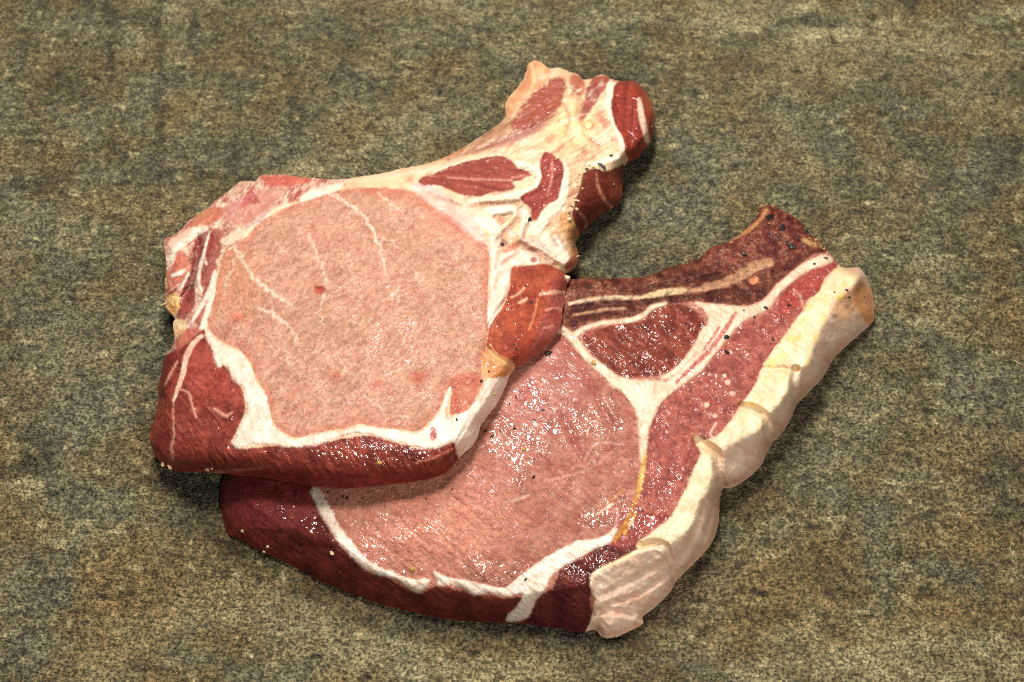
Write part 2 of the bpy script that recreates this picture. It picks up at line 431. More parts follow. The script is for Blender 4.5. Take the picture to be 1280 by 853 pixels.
# ================================================================== slate table top
def slab():
    m = NT("weathered_slate")
    tc = m.new("ShaderNodeTexCoord"); v = tc.outputs["Object"]
    warm = m.new("ShaderNodeAttribute", attribute_name="warm").outputs["Fac"]
    dark = m.new("ShaderNodeAttribute", attribute_name="dark").outputs["Fac"]
    pale = m.new("ShaderNodeAttribute", attribute_name="pale").outputs["Fac"]
    blue = m.new("ShaderNodeAttribute", attribute_name="cool").outputs["Fac"]
    n2a = m.noise(v, 60, 6, .7, .4); n3 = m.noise(v, 620, 3, .7, .3); n5 = m.noise(v, 260, 3, .65, .2)
    n2 = m.math('ADD', m.math('MULTIPLY', n2a, .38), m.math('MULTIPLY', n5, .62)); n4 = m.noise(v, 210, 3, .6, .4)
    base = m.ramp(n2, [(.30, lin((40,36,24))), (.5, lin((104,97,69))), (.72, lin((164,152,110)))])
    c = m.mix(m.math("MULTIPLY", warm, .75, True), base, m.ramp(n2, [(.3, lin((70,54,32))), (.55, lin((128,104,62))), (.75, lin((172,146,90)))]))
    c = m.mix(m.math("MULTIPLY", blue, .32, True), c, m.ramp(n2, [(.3, lin((66,70,62))), (.55, lin((112,116,102))), (.75, lin((156,158,140)))]))
    c = m.mix(m.math("MULTIPLY", pale, .9, True), c, m.ramp(n4, [(.3, lin((130,118,82))), (.6, lin((190,176,130)))]))
    c = m.mix(m.math("MULTIPLY", dark, .85, True), c, lin((44,38,28)))
    rust = m.ramp(m.noise(v, 60, 3, .6), [(.60, (0,0,0)), (.74, (1,1,1))])
    c = m.mix(m.math("MULTIPLY", rust, .35), c, lin((120,82,48)))
    n6 = m.noise(v, 880, 2, .65, .3)
    gr = m.new("ShaderNodeMapRange"); gr.interpolation_type = "SMOOTHSTEP"; m.link(n6, gr.inputs[0])
    gr.inputs["From Min"].default_value = .34; gr.inputs["From Max"].default_value = .66; gr.inputs["To Min"].default_value = .36; gr.inputs["To Max"].default_value = 1.62
    g = m.math("MULTIPLY", gr.outputs[0], m.math("ADD", m.math("MULTIPLY", m.math("SUBTRACT", n3, .5), 1.6), 1.0))
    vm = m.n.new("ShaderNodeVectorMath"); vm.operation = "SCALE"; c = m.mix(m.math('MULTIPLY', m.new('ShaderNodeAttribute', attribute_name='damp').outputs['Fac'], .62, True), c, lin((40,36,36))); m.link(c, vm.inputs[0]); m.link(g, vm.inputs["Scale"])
    m.link(vm.outputs[0], m.b.inputs["Base Color"])
    damp = m.new("ShaderNodeAttribute", attribute_name="damp").outputs["Fac"]
    m.link(m.math("SUBTRACT", .62, m.math("MULTIPLY", damp, .28)), m.b.inputs["Roughness"])
    m.b.inputs["Specular IOR Level"].default_value = .35
    mp = m.new("ShaderNodeMapping"); m.link(v, mp.inputs[0]); mp.inputs["Scale"].default_value = (1.0, 1.35, 1.0)
    b1 = m.noise(mp.outputs[0], 760, 2, .6, .4); b2 = m.noise(v, 180, 4, .6, .3)
    h = m.math("ADD", m.math("MULTIPLY", b1, 1.0), m.math("MULTIPLY", b2, 1.2))
    b = m.new("ShaderNodeBump"); b.inputs["Distance"].default_value = .0022; b.inputs["Strength"].default_value = 1.0
    m.link(h, b.inputs["Height"]); m.link(b.outputs[0], m.b.inputs["Normal"])
    # relief grid: fine where the chops lie, running out to the slab's edge
    def axis(lo, hi, a, b_, s): 
        core = np.arange(a, b_ + s, s); return np.concatenate([np.linspace(lo, a, 14)[:-1], core, np.linspace(core[-1], hi, 14)[1:]])
    xs = axis(-.55, .55, -.27, .27, .0011); ys = axis(-.40, .60, -.17, .27, .0011)
    Xp, Yp = np.meshgrid(xs, ys); n = Xp.size
    mm = 1000.0
    z = (.28*fbm(Xp*mm/26, Yp*mm/26, 201, 5) + .10*fbm(Xp*mm/5, Yp*mm/5, 207, 3))
    d0 = np.array([Xp*0, Yp*0])
    # photo coordinates of every table point, to set the stains and the painted shade on the slab
    rel = np.stack([Xp - CAM[0], Yp - CAM[1], 0*Xp - CAM[2]], -1); dep = rel @ FWD
    px = 640 + FX * (rel @ RIGHT) / dep; py = 426.5 - FX * (rel @ UP) / dep
    wob = 14*fbm(Xp*mm/14, Yp*mm/14, 211, 4); wob2 = fbm(Xp*mm/30, Yp*mm/30, 219, 4); wob3 = fbm(Xp*mm/7, Yp*mm/7, 223, 3)
    def blot(lst):
        o = np.zeros(px.shape)
        for x, y, rx, ry, a in lst: o = np.maximum(o, a*sstep(1.25, .35, np.hypot((px-x+wob)/rx, (py-y+wob*.8)/ry)+.35*wob3))
        return o
    pale_a = blot([(1030,45,60,14,.9),(940,38,22,12,.8),(1110,30,30,14,.7),(1010,10,30,10,.7),(1265,12,30,10,.7),(1070,92,22,10,.6),(250,258,14,10,.7),(370,215,60,10,.5),(640,60,30,16,.3),(1080,830,110,34,.9),(960,845,90,22,.9),(1190,815,80,30,.7),(700,830,200,28,.55),(470,820,120,30,.5),(300,760,120,40,.25),(850,810,60,30,.5),(1250,840,60,25,.6),(1100,70,190,60,.45),(1230,110,80,60,.35),(930,20,80,30,.5),(1150,835,170,55,.9),(1000,800,60,20,.4),(620,840,200,22,.6),(380,800,90,30,.4),(180,800,90,40,.25),(75,680,10,8,.8),(50,655,7,9,.6),(30,605,30,14,.7),(90,180,12,8,.4),(100,440,60,20,.25)])
    pale_a = np.maximum(pale_a, .85*sstep(.36,.6,fbm(Xp*mm/8, Yp*mm/5, 263, 4)))
    speck = sstep(.05,.35,fbm(Xp*mm/4.5, Yp*mm/4.5, 231, 3)); pale_a = pale_a*(1-.75*speck*sstep(760,800,py))
    dark_a = blot([(1108,98,22,5,.95),(1212,70,8,6,.8),(1120,40,16,5,.7),(1010,28,60,6,.7),(1140,6,20,6,.8),(940,52,40,5,.6),(136,60,6,22,.85),(136,14,8,10,.8),(195,30,10,14,.8),(200,140,5,40,.7),(243,30,6,8,.8),(190,200,6,30,.55),(360,110,8,40,.6),(365,150,6,10,.8),(60,225,50,8,.7),(20,230,20,10,.6),(40,580,60,14,.7),(60,550,50,10,.6),(180,510,20,30,.35),(120,330,30,10,.5),(1150,170,60,50,.3),(1260,190,40,40,.5),(420,40,80,26,.4),(560,60,60,30,.3),(200,100,7,120,.6),(138,90,6,60,.6),(243,60,5,50,.6),(364,120,7,70,.6),(590,60,6,80,.5),(438,90,5,70,.4),(690,60,5,50,.4),(300,60,60,60,.35),(330,180,40,40,.3),(850,100,30,40,.3),(500,130,40,20,.3),(1060,330,40,10,.2)])
    dark_a = np.maximum(dark_a, .45*sstep(.15,.7,fbm(Xp*mm/40, Yp*mm/22, 251, 5))); dark_a = np.maximum(dark_a, .9*sstep(.36,.6,fbm(Xp*mm/11, Yp*mm/6, 257, 4)))
    streak = fbm(Xp*mm/5.5, Yp*mm/90, 241, 3); dark_a = np.maximum(dark_a, .5*sstep(.18,.6,streak)*sstep(330,120,py)*sstep(-.1,.35,wob2)); band = fbm(Xp*mm/70, Yp*mm/5, 247, 3); dark_a = np.maximum(dark_a, .28*sstep(.25,.7,band)*sstep(0,.4,-wob2))
    pale_a = np.maximum(pale_a, .15*sstep(.3,.7,-band)); pale_a = np.maximum(pale_a, .15*sstep(.3,.7,-streak)*sstep(330,120,py))
    for x, y0, y1, wd, a in ((136,-10,78,3,.8),(200,-10,235,2.5,.65),(243,15,45,4,.8),(364,60,200,3.5,.6),(372,-5,60,2,.4),(438,0,200,1.5,.3),(492,20,140,2,.3),(600,60,110,3,.35),(690,0,60,2,.3),(1060,150,230,1.5,.4),(1010,120,160,1.5,.3),(50,215,235,12,.7),(300,30,210,14,.35),(420,20,80,30,.4),(555,60,190,10,.35),(905,60,200,1.5,.25)):
        dark_a = np.maximum(dark_a, a*sstep(wd+4, wd-2, np.abs(px-x+5*wob3*.6+wob*.15))*sstep(y0-25,y0+10,py)*sstep(y1+30,y1-10,py)*sstep(-.9,.2,wob3))
    for x, y0, y1, wd, a in ((590,10,90,4,.4),(368,-5,60,3,.35),(645,150,230,2,.3),(860,20,140,2,.3)):
        pale_a = np.maximum(pale_a, a*sstep(wd+4, wd-2, np.abs(px-x+4*wob3))*sstep(y0-25,y0+10,py)*sstep(y1+30,y1-10,py))
    big = fbm(Xp*mm/75, Yp*mm/60, 271, 4); dark_a = np.maximum(dark_a, .5*sstep(.1,.55,big)); pale_a = np.maximum(pale_a, .45*sstep(.15,.6,-big)*sstep(-.3,.2,wob3))
    warm_a = np.clip(.2 + 1.3*wob2 + .6*sstep(560,760,py) + .25*sstep(700,1100,px)*sstep(200,0,py), 0, 1)
    cool_a = np.clip(blot([(100,470,160,100,.75),(60,300,120,80,.5),(30,720,80,60,.6),(30,820,80,40,.6),(520,770,260,34,.75),(230,630,60,40,.7),(860,740,70,50,.7),(1000,560,90,60,.5),(1180,230,120,60,.5),(830,280,90,70,.6),(1050,500,80,70,.5),(1230,520,60,80,.5),(1110,640,60,30,.5),(950,200,120,60,.4),(390,190,60,25,.6)]) + .6*sstep(.1,.5,-wob2), 0, 1)  # grey-blue slate patches, and cool shade painted around the chops' near edges
    contact_shade_a = blot([(330,690,60,18,.7),(420,735,70,18,.8),(530,772,80,18,.9),(640,785,90,16,.9),(740,795,60,14,.9),(830,762,40,24,.8),(890,690,24,40,.6),(940,610,30,24,.7),(1010,510,24,30,.6),(1075,425,30,16,.5),(230,605,50,18,.9),(265,660,20,30,.6),(205,400,10,30,.7),(760,270,40,20,.7),(730,300,16,24,.8),(800,195,24,12,.7)])  # contact shade painted dark into the slate along the chops, with a damp gloss
    dz = z - .35*dark_a*sstep(.5,.9,dark_a) + .25*pale_a*sstep(700,800,py) - .15*speck*pale_a
    # the long scratch near the front
    sc = np.abs((px-1012) - (py-750)*.17) ; scr = sstep(2.2,.6,sc+0.8*wob3)*sstep(732,742,py)*sstep(806,796,py); pale_a = np.maximum(pale_a, scr); dz -= .2*scr
    zc = np.clip(dz, -.8, .38) * .001 - .0004
    edge = np.minimum.reduce([Xp+.55, .55-Xp, Yp+.40, .60-Yp]); zc = np.where(edge <= 1e-6, -.001, zc)
    co = np.stack([Xp, Yp, zc], -1).reshape(-1, 3)
    I = np.arange(n).reshape(Xp.shape); a, b_, c_, d = I[:-1,:-1].ravel(), I[:-1,1:].ravel(), I[1:,:-1].ravel(), I[1:,1:].ravel()
    T = np.concatenate([np.stack([a, b_, c_], 1), np.stack([b_, d, c_], 1)])
    # slab flanks and bottom
    ring = np.concatenate([I[0,:-1], I[:-1,-1], I[-1,:0:-1], I[:0:-1,0]])
    low = co[ring].copy(); low[:,2] = -.03; k = len(ring); L = n + np.arange(k); r2 = np.roll(ring,-1); L2 = np.roll(L,-1)
    ctr = n + k
    T = np.concatenate([T, np.stack([ring, L, r2],1), np.stack([r2, L, L2],1), np.stack([L, np.full(k,ctr), L2],1)])
    co = np.concatenate([co, low, [[0,.1,-.03]]])
    pad = lambda q: np.concatenate([q.ravel(), np.zeros(k+1)])
    me = raw_mesh("stone_table_top", co, T, m.m, None, None, {"warm": pad(warm_a), "dark": pad(dark_a), "pale": pad(pale_a), "cool": pad(cool_a), "damp": pad(contact_shade_a)})
    put("stone_table_top", me, None, kind="structure", label="weathered grey-brown slate table top with stains and fine grain")
slab()
# ================================================================== lower chop
OUT2 = [(704,352),(715,349),(730,348),(750,349),(775,348),(800,347),(815,344),(830,337),(850,331),(865,328),(875,322),(885,312),(895,307),(910,303),(920,297),(927,290),(935,283),(945,272),(950,262),(955,258),(962,257),(972,260),(983,266),(995,273),(1003,280),(1008,290),(1020,297),(1028,305),(1036,316),(1043,324),(1050,333),(1056,335),(1064,335),(1073,335),(1080,341),(1085,352),(1090,368),(1093,385),(1092,400),(1085,408),(1070,421),(1055,434),(1042,448),(1035,460),(1028,472),(1010,490),(996,505),(992,515),(985,530),(975,543),(966,553),(960,563),(952,580),(935,597),(917,607),(904,610),(900,622),(899,640),(898,655),(890,678),(874,697),(855,716),(845,727),(842,733),(835,743),(817,760),(803,771),(804,779),(792,786),(772,795),(760,797),(750,794),(743,786),(730,790),(715,789),(700,785),(670,781),(640,778),(600,777),(580,776),(535,769),(497,760),(472,754),(435,740),(400,726),(380,715),(355,702),(330,691),(310,680),(285,667),(280,652),(276,632),(275,615),(278,600),(292,570),(315,535),(355,490),(420,440),(500,405),(600,378),(680,358)]
TOP2 = [(660,300),(960,200),(1040,300),(1052,322),(1062,340),(1074,347),(1066,360),(1042,378),(1037,392),(1025,414),(1017,437),(1010,457),(996,463),(991,482),(976,505),(960,522),(956,535),(925,551),(905,561),(895,569),(894,592),(886,612),(879,627),(866,655),(847,675),(832,685),(822,680),(782,700),(742,720),(735,729),(690,737),(650,746),(620,750),(560,740),(500,728),(455,706),(420,684),(385,668),(345,652),(318,634),(304,616),(296,596),(250,550),(400,380)]
c2 = Chop((262,244,1106,812), OUT2, 0.9, 11); g = c2.g
c2.region("loin_muscle", None, (160,94,76), (180,118,98), "lean", 0.08)
X, Y = g.X, g.Y
# upper chop's penumbra painted greyer on the lean; redder toward the seams
c2.paint(sstep(90, 10, np.hypot((X-640)/1.3, Y-470)), (188,112,106), (205,140,128), 0.6)
c2.paint(sstep(0,26,g.sdf([(560,640),(600,560),(640,490),(690,440),(720,420),(760,500),(700,560),(620,640)],3,40)), (168,98,90), (186,120,110), .5)
c2.paint(sstep(120, 10, np.hypot((X-520)/1.6, Y-650)), (216,150,122), (206,126,104), 0.8)
fib = fbm((X*0.80+Y*0.60)/34, (Y*0.80-X*0.60)/7, 31, 4)
c2.paint(sstep(0.12, 0.55, fib), (160,78,68), None, 0.4)
c2.paint(sstep(0.2, 0.6, -fib), (212,150,128), None, 0.35)
rid = np.abs(fbm(X/20,Y/16,32,2)); c2.paint(sstep(.06,.0,rid)*sstep(-.1,.3,c2.n_m), (218,166,142), None, .45)
gr2 = fbm(X/3.5,Y/3.1,33,2); c2.paint(sstep(.15,.6,gr2), (210,150,124), None, .35); c2.paint(sstep(.15,.6,-gr2), (152,80,68), None, .25)
outer2 = [(386,598),(400,640),(425,680),(450,705),(485,722),(524,742),(545,733),(575,738),(610,744),(640,748),(690,737),(700,712),(725,698),(745,684),(785,678),(800,684),(770,705),(742,722),(738,760),(750,810),(600,830),(260,720),(240,600),(300,540)]
c2.region("outer_muscle", outer2, (80,26,21), (108,42,33), "dark", 0.2)
c2.paint(sstep(-3,3,g.sdf([(690,740),(742,722),(736,750),(742,790),(690,786),(660,775)])), (78,24,26), (100,38,34), 0.9)
c2.paint(sstep(-3,3,g.sdf([(278,600),(390,612),(400,640),(380,660),(330,660),(285,640)])), (140,58,56), (108,36,38), 0.7)
side2 = [(852,484),(884,458),(898,438),(914,422),(932,403),(952,394),(967,384),(985,356),(1012,339),(1043,328),(1056,335),(1036,347),(1022,372),(1002,402),(976,436),(957,463),(937,497),(922,517),(897,552),(882,562),(874,592),(864,622),(842,652),(817,674),(790,680),(764,682),(768,664),(788,645),(800,615),(806,585),(809,560),(813,530),(827,503),(840,490)]
c2.region("flank_muscle", side2, (148,70,60), (172,92,78), "lean", 0.22)
c2.paint(sstep(-2,2,g.sdf([(1000,345),(1043,328),(1050,334),(1033,352),(1022,372),(1010,372),(985,390),(968,398),(975,375)])), (166,58,46), (150,60,54), 0.8)
c2.paint(sstep(-4,4,g.sdf([(770,640),(800,640),(840,648),(815,676),(765,684)])), (150,60,52), (170,84,70), 0.6)
# rib strip on the far edge
rib2 = [(690,344),(700,400),(704,410),(718,414),(735,406),(790,398),(818,385),(840,380),(866,377),(905,381),(935,383),(955,373),(970,356),(1000,331),(1016,318),(1032,314),(1040,300),(1000,240),(950,230),(900,290),(800,330)]
c2.region("rib_strip", rib2, (74,29,20), (110,54,36), "dark", 0.06)
c2.paint(sstep(-4,4,g.sdf([(925,292),(950,255),(985,262),(1010,285),(1000,320),(970,340),(940,330),(880,345),(885,320)])), (90,34,28), (116,48,40), 0.8)
c2.paint(sstep(-3,3,g.sdf([(945,262),(985,262),(1010,290),(1002,312),(985,318),(975,300),(955,290)])), (72,28,24), (110,44,34), 0.8, nz=c2.n_f)
tri2 = [(727,417),(742,411),(755,410),(765,406),(800,398),(820,386),(842,380),(865,385),(877,395),(882,410),(873,432),(852,455),(832,468),(805,471),(785,472),(762,466),(745,447),(736,435)]
tf = c2.region("rib_cap_muscle", tri2, (108,40,29), (140,66,46), "dark", 0.5)
fib2 = fbm((X*0.75+Y*0.66)/22, (Y*0.75-X*0.66)/5, 41, 3)
c2.paint(sstep(-1,2,tf)*sstep(0.05,0.5,fib2), (78,26,22), None, 0.5)
c2.paint(sstep(-1,2,tf)*sstep(0.1,0.5,-fib2), (166,92,82), None, 0.45)
# Y-shaped seam of fat and gristle
st = [g.stroke(p) for p in (
    [(701,411,5),(716,424,6),(735,447,5),(760,468,6),(772,480,8)],
    [(716,421,4),(730,411,3.2),(752,404,3),(790,400,3),(805,394,3.5),(815,384,3),(832,379,2.2)],
    [(828,473,3),(842,466,4),(858,451,4),(872,432,5),(882,412,4)])]
yb = g.sdf([(765,472),(792,475),(820,475),(840,480),(850,482),(842,490),(827,503),(820,517),(812,535),(810,547),(809,560),(806,580),(800,578),(799,560),(797,540),(796,520),(787,502),(775,487)])
yd = g.sdf([(832,479),(846,468),(862,450),(872,440),(881,417),(885,400),(879,386),(868,378),(880,379),(905,381),(932,383),(955,375),(970,357),(1000,332),(1012,325),(1032,318),(1042,327),(1012,338),(990,353),(971,371),(965,382),(951,392),(930,401),(912,421),(895,441),(880,461),(866,472),(852,482),(842,485)])
ex = np.maximum.reduce(st + [yb, yd]) + 0.6*c2.wx + 0.4*c2.n_f
yf = c2.region("connective_fat", [(0,0),(1,0),(0,1)], (228,208,178), (214,184,152), "fat", 0.25, extra=ex)
c2.dz += 0.5*sstep(-2,3,yf)*(1+.8*fbm(X/7,Y/7,68,3))
c2.paint(sstep(-1,2,yf)*sstep(.1,.5,fbm((X+Y)/14,(X-Y)/5,69,3)), (204,154,128), None, .45)
for p in ([(846,478,2),(868,456,3),(890,435,3.2),(904,415,3),(919,392,2.5)], [(878,440,1.2),(892,420,2),(900,408,1.5)]):
    c2.vein(p, (176,84,70), 0.9, 1.5)
c2.paint(sstep(-3,3,g.sdf([(799,480),(815,482),(812,505),(806,530),(800,520)])), (240,226,206), None, .4)
# seam of fat along the outer muscle
seamA = [(388,614),(395,632),(405,650),(420,675),(432,688),(445,701),(457,713),(472,719),(485,721),(499,727),(510,735),(524,742),(531,737),(538,726),(530,724),(522,725),(508,723),(495,718),(480,711),(460,701),(446,685),(436,674),(425,659),(414,636),(402,616),(396,609)]
seamB = [(541,713),(546,716),(560,722),(585,726),(610,732),(632,735),(643,726),(660,712),(685,695),(710,682),(722,676),(747,673),(760,667),(767,660),(773,662),(767,676),(755,682),(740,688),(722,700),(700,711),(686,725),(682,738),(670,751),(660,772),(645,777),(632,775),(645,760),(653,743),(635,746),(610,741),(592,744),(580,735),(560,731),(548,732),(544,722)]
fb = g.sdf(seamB) + 0.7*c2.wx
sf = c2.region("fat_seam", seamA, (238,224,206), (226,200,178), "fat", 0.25, wob=1.1, extra=fb)
c2.dz += 0.5*sstep(-2,3,sf)*(1+.5*fbm(X/8,Y/8,66,2))
c2.paint(sstep(-1,2,sf)*sstep(.1,.5,fbm(X/7,Y/5,67,3)), (208,160,138), None, .4)
# fat cap in cut segments down the near flank
capA = [(1046,337),(1058,325),(1080,328),(1110,370),(1110,410),(1045,470),(1012,500),(993,482),(994,464),(975,459),(956,460),(964,445),(976,429),(986,415),(1003,392),(1013,376),(1026,366),(1033,350)]
capB = [(955,461),(994,461),(996,480),(1012,500),(985,540),(966,556),(958,540),(958,522),(945,512),(929,508),(938,494),(948,478)]
capC = [(929,507),(945,512),(958,522),(960,540),(972,560),(945,610),(900,620),(895,568),(884,558),(874,556),(880,553),(895,548),(908,536),(920,520)]
capD = [(869,547),(880,552),(896,567),(904,612),(912,640),(880,720),(845,735),(832,686),(820,680),(797,683),(811,671),(837,650),(847,635),(860,610),(868,588),(878,566)]
capE = [(741,719),(770,703),(800,688),(822,679),(832,684),(848,735),(820,780),(770,810),(735,800),(742,772),(746,750),(741,736)]
FATC, FATV = (238,216,178), (226,194,150)
side_m = sstep(-2, 5, -g.sdf(TOP2, 3, 70))
for nm, poly in (("fat_cap", capA), ("fat_cap", capB), ("fat_cap", capC), ("fat_cap", capD), ("fat_cap", capE)):
    f = c2.region(nm, poly, FATC, FATV, "fat", 0.15, wob=0.7, extra=g.sdf(poly) + 2.2 + 0.7 * c2.wx)
    m = sstep(-1, 2, f)
    c2.paint(m*side_m, (246,212,188), (236,192,166), 0.8)
    c2.dz += 0.8*sstep(-2,4,f)
stre = fbm((X*0.9+Y*0.35)/40, (Y*0.95-X*0.5)/6, 55, 3)
capm = sstep(-2,2,np.maximum.reduce([g.sdf(q) for q in (capA,capB,capC,capD,capE)]))
c2.paint(capm*side_m*sstep(0.1,0.6,stre), (200,140,112), None, 0.35)
c2.paint(capm*side_m*sstep(0.15,0.6,-stre), (246,218,196), None, 0.5)
c2.paint(sstep(-4,5,g.sdf([(1066,360),(1078,352),(1098,378),(1094,412),(1084,408),(1064,372)]))*capm, (224,146,70), (196,114,48), 0.85)
c2.paint(sstep(-5,5,g.sdf([(1045,375),(1062,362),(1070,380),(1060,400),(1043,396)]))*capm, (226,164,100), None, 0.6)
for x,y,r in ((962,455,9),(975,446,6),(990,422,4),(1050,372,6),(1008,398,6),(940,505,5)):
    c2.paint(sstep(r+2, r-4, np.hypot(X-x, (Y-y)*1.2)+c2.wx)*capm, (232,206,104), None, 0.75)
# muscle folds, veins and marbling
for p, c, a in (
    ([(712,380,1.6),(740,374,2.2),(780,372,2.6),(802,372,2)], (226,196,160), .9),
    ([(806,371,3),(830,366,4.5),(855,363,3.6)], (216,186,142), .95),
    ([(862,364,2),(880,361,4),(890,360,2),(905,357,2.6),(930,346,3),(945,336,3.4),(965,330,3)], (198,150,116), .85),
    ([(717,394,1.2),(735,391,1.6),(755,387,2),(782,386,1.4)], (206,158,124), .8),
    ([(745,360,1),(748,372,1)], (150,90,76), .6), ([(700,372,1.5),(712,369,1)], (206,160,130), .7),
    ([(862,332,1),(885,330,1.4),(915,318,1)], (140,84,64), .5), ([(905,302,2),(930,292,2.4),(950,275,2),(958,262,3)], (196,138,84), .75),
    ([(1005,300,3),(1018,305,3.5),(1026,308,2)], (206,160,104), .7),
    ([(1005,388,1),(1000,370,1.6),(992,362,1)], (222,170,140), .8),
    ([(895,530,1.2),(888,543,1.4),(898,552,1.2)], (240,210,190), .8),
    ([(806,571,3),(804,585,3),(800,605,3),(797,620,2)], (214,168,74), .85),
    ([(796,622,2),(788,642,2),(778,662,3),(768,675,3.5)], (196,132,38), .85),
    ([(803,590,1),(801,612,1)], (240,206,120), .8), ([(795,640,1),(788,655,1.3),(780,668,1)], (238,190,70), .8),
    ([(750,632,1.2),(772,620,1.5),(780,612,1)], (204,140,70), .5),
    ([(748,642,1),(766,630,1.4)], (250,232,196), .8), ([(636,628,1),(660,620,1.5)], (244,214,190), .5),
    ([(445,625,1),(450,650,1.4),(444,672,1)], (226,168,150), .5), ([(470,640,1),(510,652,1.2)], (232,180,160), .5),
    ([(768,665,1.4),(772,640,1.6),(768,635,1)], (226,186,180), .6),
    ([(640,535,1),(600,560,1.3),(570,580,1)], (226,170,150), .35), ([(690,600,1),(740,585,1.3),(770,560,1)], (226,170,150), .35),
    ([(730,575,1),(745,555,1.6),(780,556,1)], (226,180,164), .45),
    ([(660,460,1.2),(690,448,1)], (220,170,160), .3)):
    vf = c2.vein(p, c, a, wet=None); k2 = [q[0] for q in c2.regions]; x0 = p[0][0]; y0 = p[0][1]
    if a >= .8 and y0 < 396 and x0 < 870: c2.sub('bone_line', vf, k2.index('rib_strip'))
    if (x0, y0) in ((806,571), (796,622)): c2.sub('tendon_strand', vf, 0)
for p in ([(700,420,3),(722,452,4),(738,480,4),(752,510,4),(762,528,3)], [(705,520,3),(718,555,4),(728,575,3)], [(770,490,2),(785,515,2.5),(792,545,2)]):
    c2.crease(p, 0.9, 5); c2.vein(p, (160,66,62), 0.5, 3)
for x,y,r in ((916,492,4),(883,506,3),(894,520,3),(833,540,2),(910,478,3.5),(942,350,6),(905,470,2.5)):
    c2.paint(sstep(r+1.2, r-1.2, np.hypot(X-x, (Y-y)*1.15)+0.8*c2.wx), (240,204,176) if x != 942 else (226,140,92), None, .85)
# speckled marbling
spk = fbm(X/4.0, Y/4.0, 61, 2)
c2.paint(sstep(0.42,0.7,spk)*sstep(0,3,g.sdf(side2)), (226,160,138), None, .6)
c2.paint(sstep(0.40,0.7,spk)*sstep(0,3,g.sdf(rib2)), (196,140,110), None, .6)
c2.paint(sstep(0.40,0.7,-spk)*sstep(0,3,g.sdf(rib2)), (52,18,16), None, .6)
c2.paint(sstep(0.5,0.8,spk)*sstep(0,3,g.sdf(outer2)), (176,104,88), None, .4)
c2.paint(sstep(0.3,0.6,fbm(X/3.2,Y/3.2,63,2))*sstep(24,4,np.hypot((X-962)/1.3,Y-268)), (214,150,84), None, .6)
mo = fbm(X/9,Y/8,64,4); fm2 = sstep(0,3,g.sdf(side2)); rm2 = sstep(0,3,g.sdf(rib2)-0)*(1-sstep(-1,1,yf))
c2.paint(fm2*sstep(.1,.55,mo)*(1-sstep(-1,1,yf))*(1-capm), (196,118,96), None, .5); c2.paint(fm2*sstep(.1,.55,-mo)*(1-sstep(-1,1,yf))*(1-capm), (110,42,38), None, .6)
c2.paint(rm2*sstep(.1,.5,mo)*sstep(-1.5,-3,tf), (150,92,68), None, .45); c2.paint(rm2*sstep(.05,.5,-mo)*sstep(-1.5,-3,tf), (56,20,18), None, .6)
lo2 = fbm((X*.95+Y*.3)/30,(Y*.95-X*.3)/6,65,3); c2.paint(rm2*sstep(.10,.02,np.abs(lo2))*sstep(-1.5,-3,tf)*sstep(-.1,.3,c2.n_m), (186,142,108), None, .5)
for p in ([(716,386,2),(760,381,2.5),(800,380,2),(840,374,2.5),(880,370,3),(920,362,3)], [(800,360,2),(850,354,3),(900,344,3)]):
    c2.crease(p, .8, 3); c2.vein(p, (52,18,14), .55, 2)
c2.vein([(882,358,3),(905,352,4),(925,342,4),(945,330,4.5),(962,326,3)], (196,146,108), .6, 2.5, 2.2, dz=.5)
# fat-cap folds and cut lines
for p, d, wd in (([(955,461),(975,460),(995,462)], 1.5, 3), ([(995,462),(992,484),(997,505)], 3.0, 4), ([(929,508),(946,513),(958,522),(959,540),(966,556)], 4.0, 4),
    ([(872,552),(895,566),(898,590),(904,612)], 4.4, 4.5), ([(800,682),(822,680),(833,686),(846,731)], 3.0, 4), ([(741,766),(765,764),(790,768)], 1.6, 4),
    ([(752,745),(790,726),(836,700)], .8, 4), ([(760,757),(800,742),(838,718)], 1.0, 3), ([(1044,398),(1060,425)], .9, 3), ([(1060,385),(1080,408)], 1.0, 3),
    ([(880,630),(868,665),(850,700)], 1.2, 4), ([(890,640),(878,680),(858,712)], 1.1, 3), ([(1020,440),(1030,462)], .8, 3), ([(985,500),(975,530)], 0.8, 4)):
    c2.crease(p, d, wd)
c2.paint(capm*side_m*sstep(.1,.5,fbm(X/18,Y/14,56,3)), (222,166,136), None, .45)
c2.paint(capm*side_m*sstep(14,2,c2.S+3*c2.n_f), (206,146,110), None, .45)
c2.dz += capm*(0.9*fbm(X/28,Y/28,57,2) + .12*fbm(X/8,Y/8,58,2))
c2.paint(capm*(1-side_m)*sstep(.0,.5,fbm(X/16,Y/16,59,3))*sstep(560,420,Y), (224,192,112), None, .8); c2.paint(capm*(1-side_m)*sstep(.0,.5,fbm(X/12,Y/12,60,3)), (226,190,160), None, .45)
c2.dz += 0.35*fib*sstep(0,8,c2.S) + 0.45*c2.n_m + 0.10*c2.n_f
c2.dz += (0.12*fib2 + .5*fbm(X/16,Y/14,302,3))*sstep(0,4,tf)
c2.dz += 0.5*spk*sstep(0,3,g.sdf(rib2))*0.6
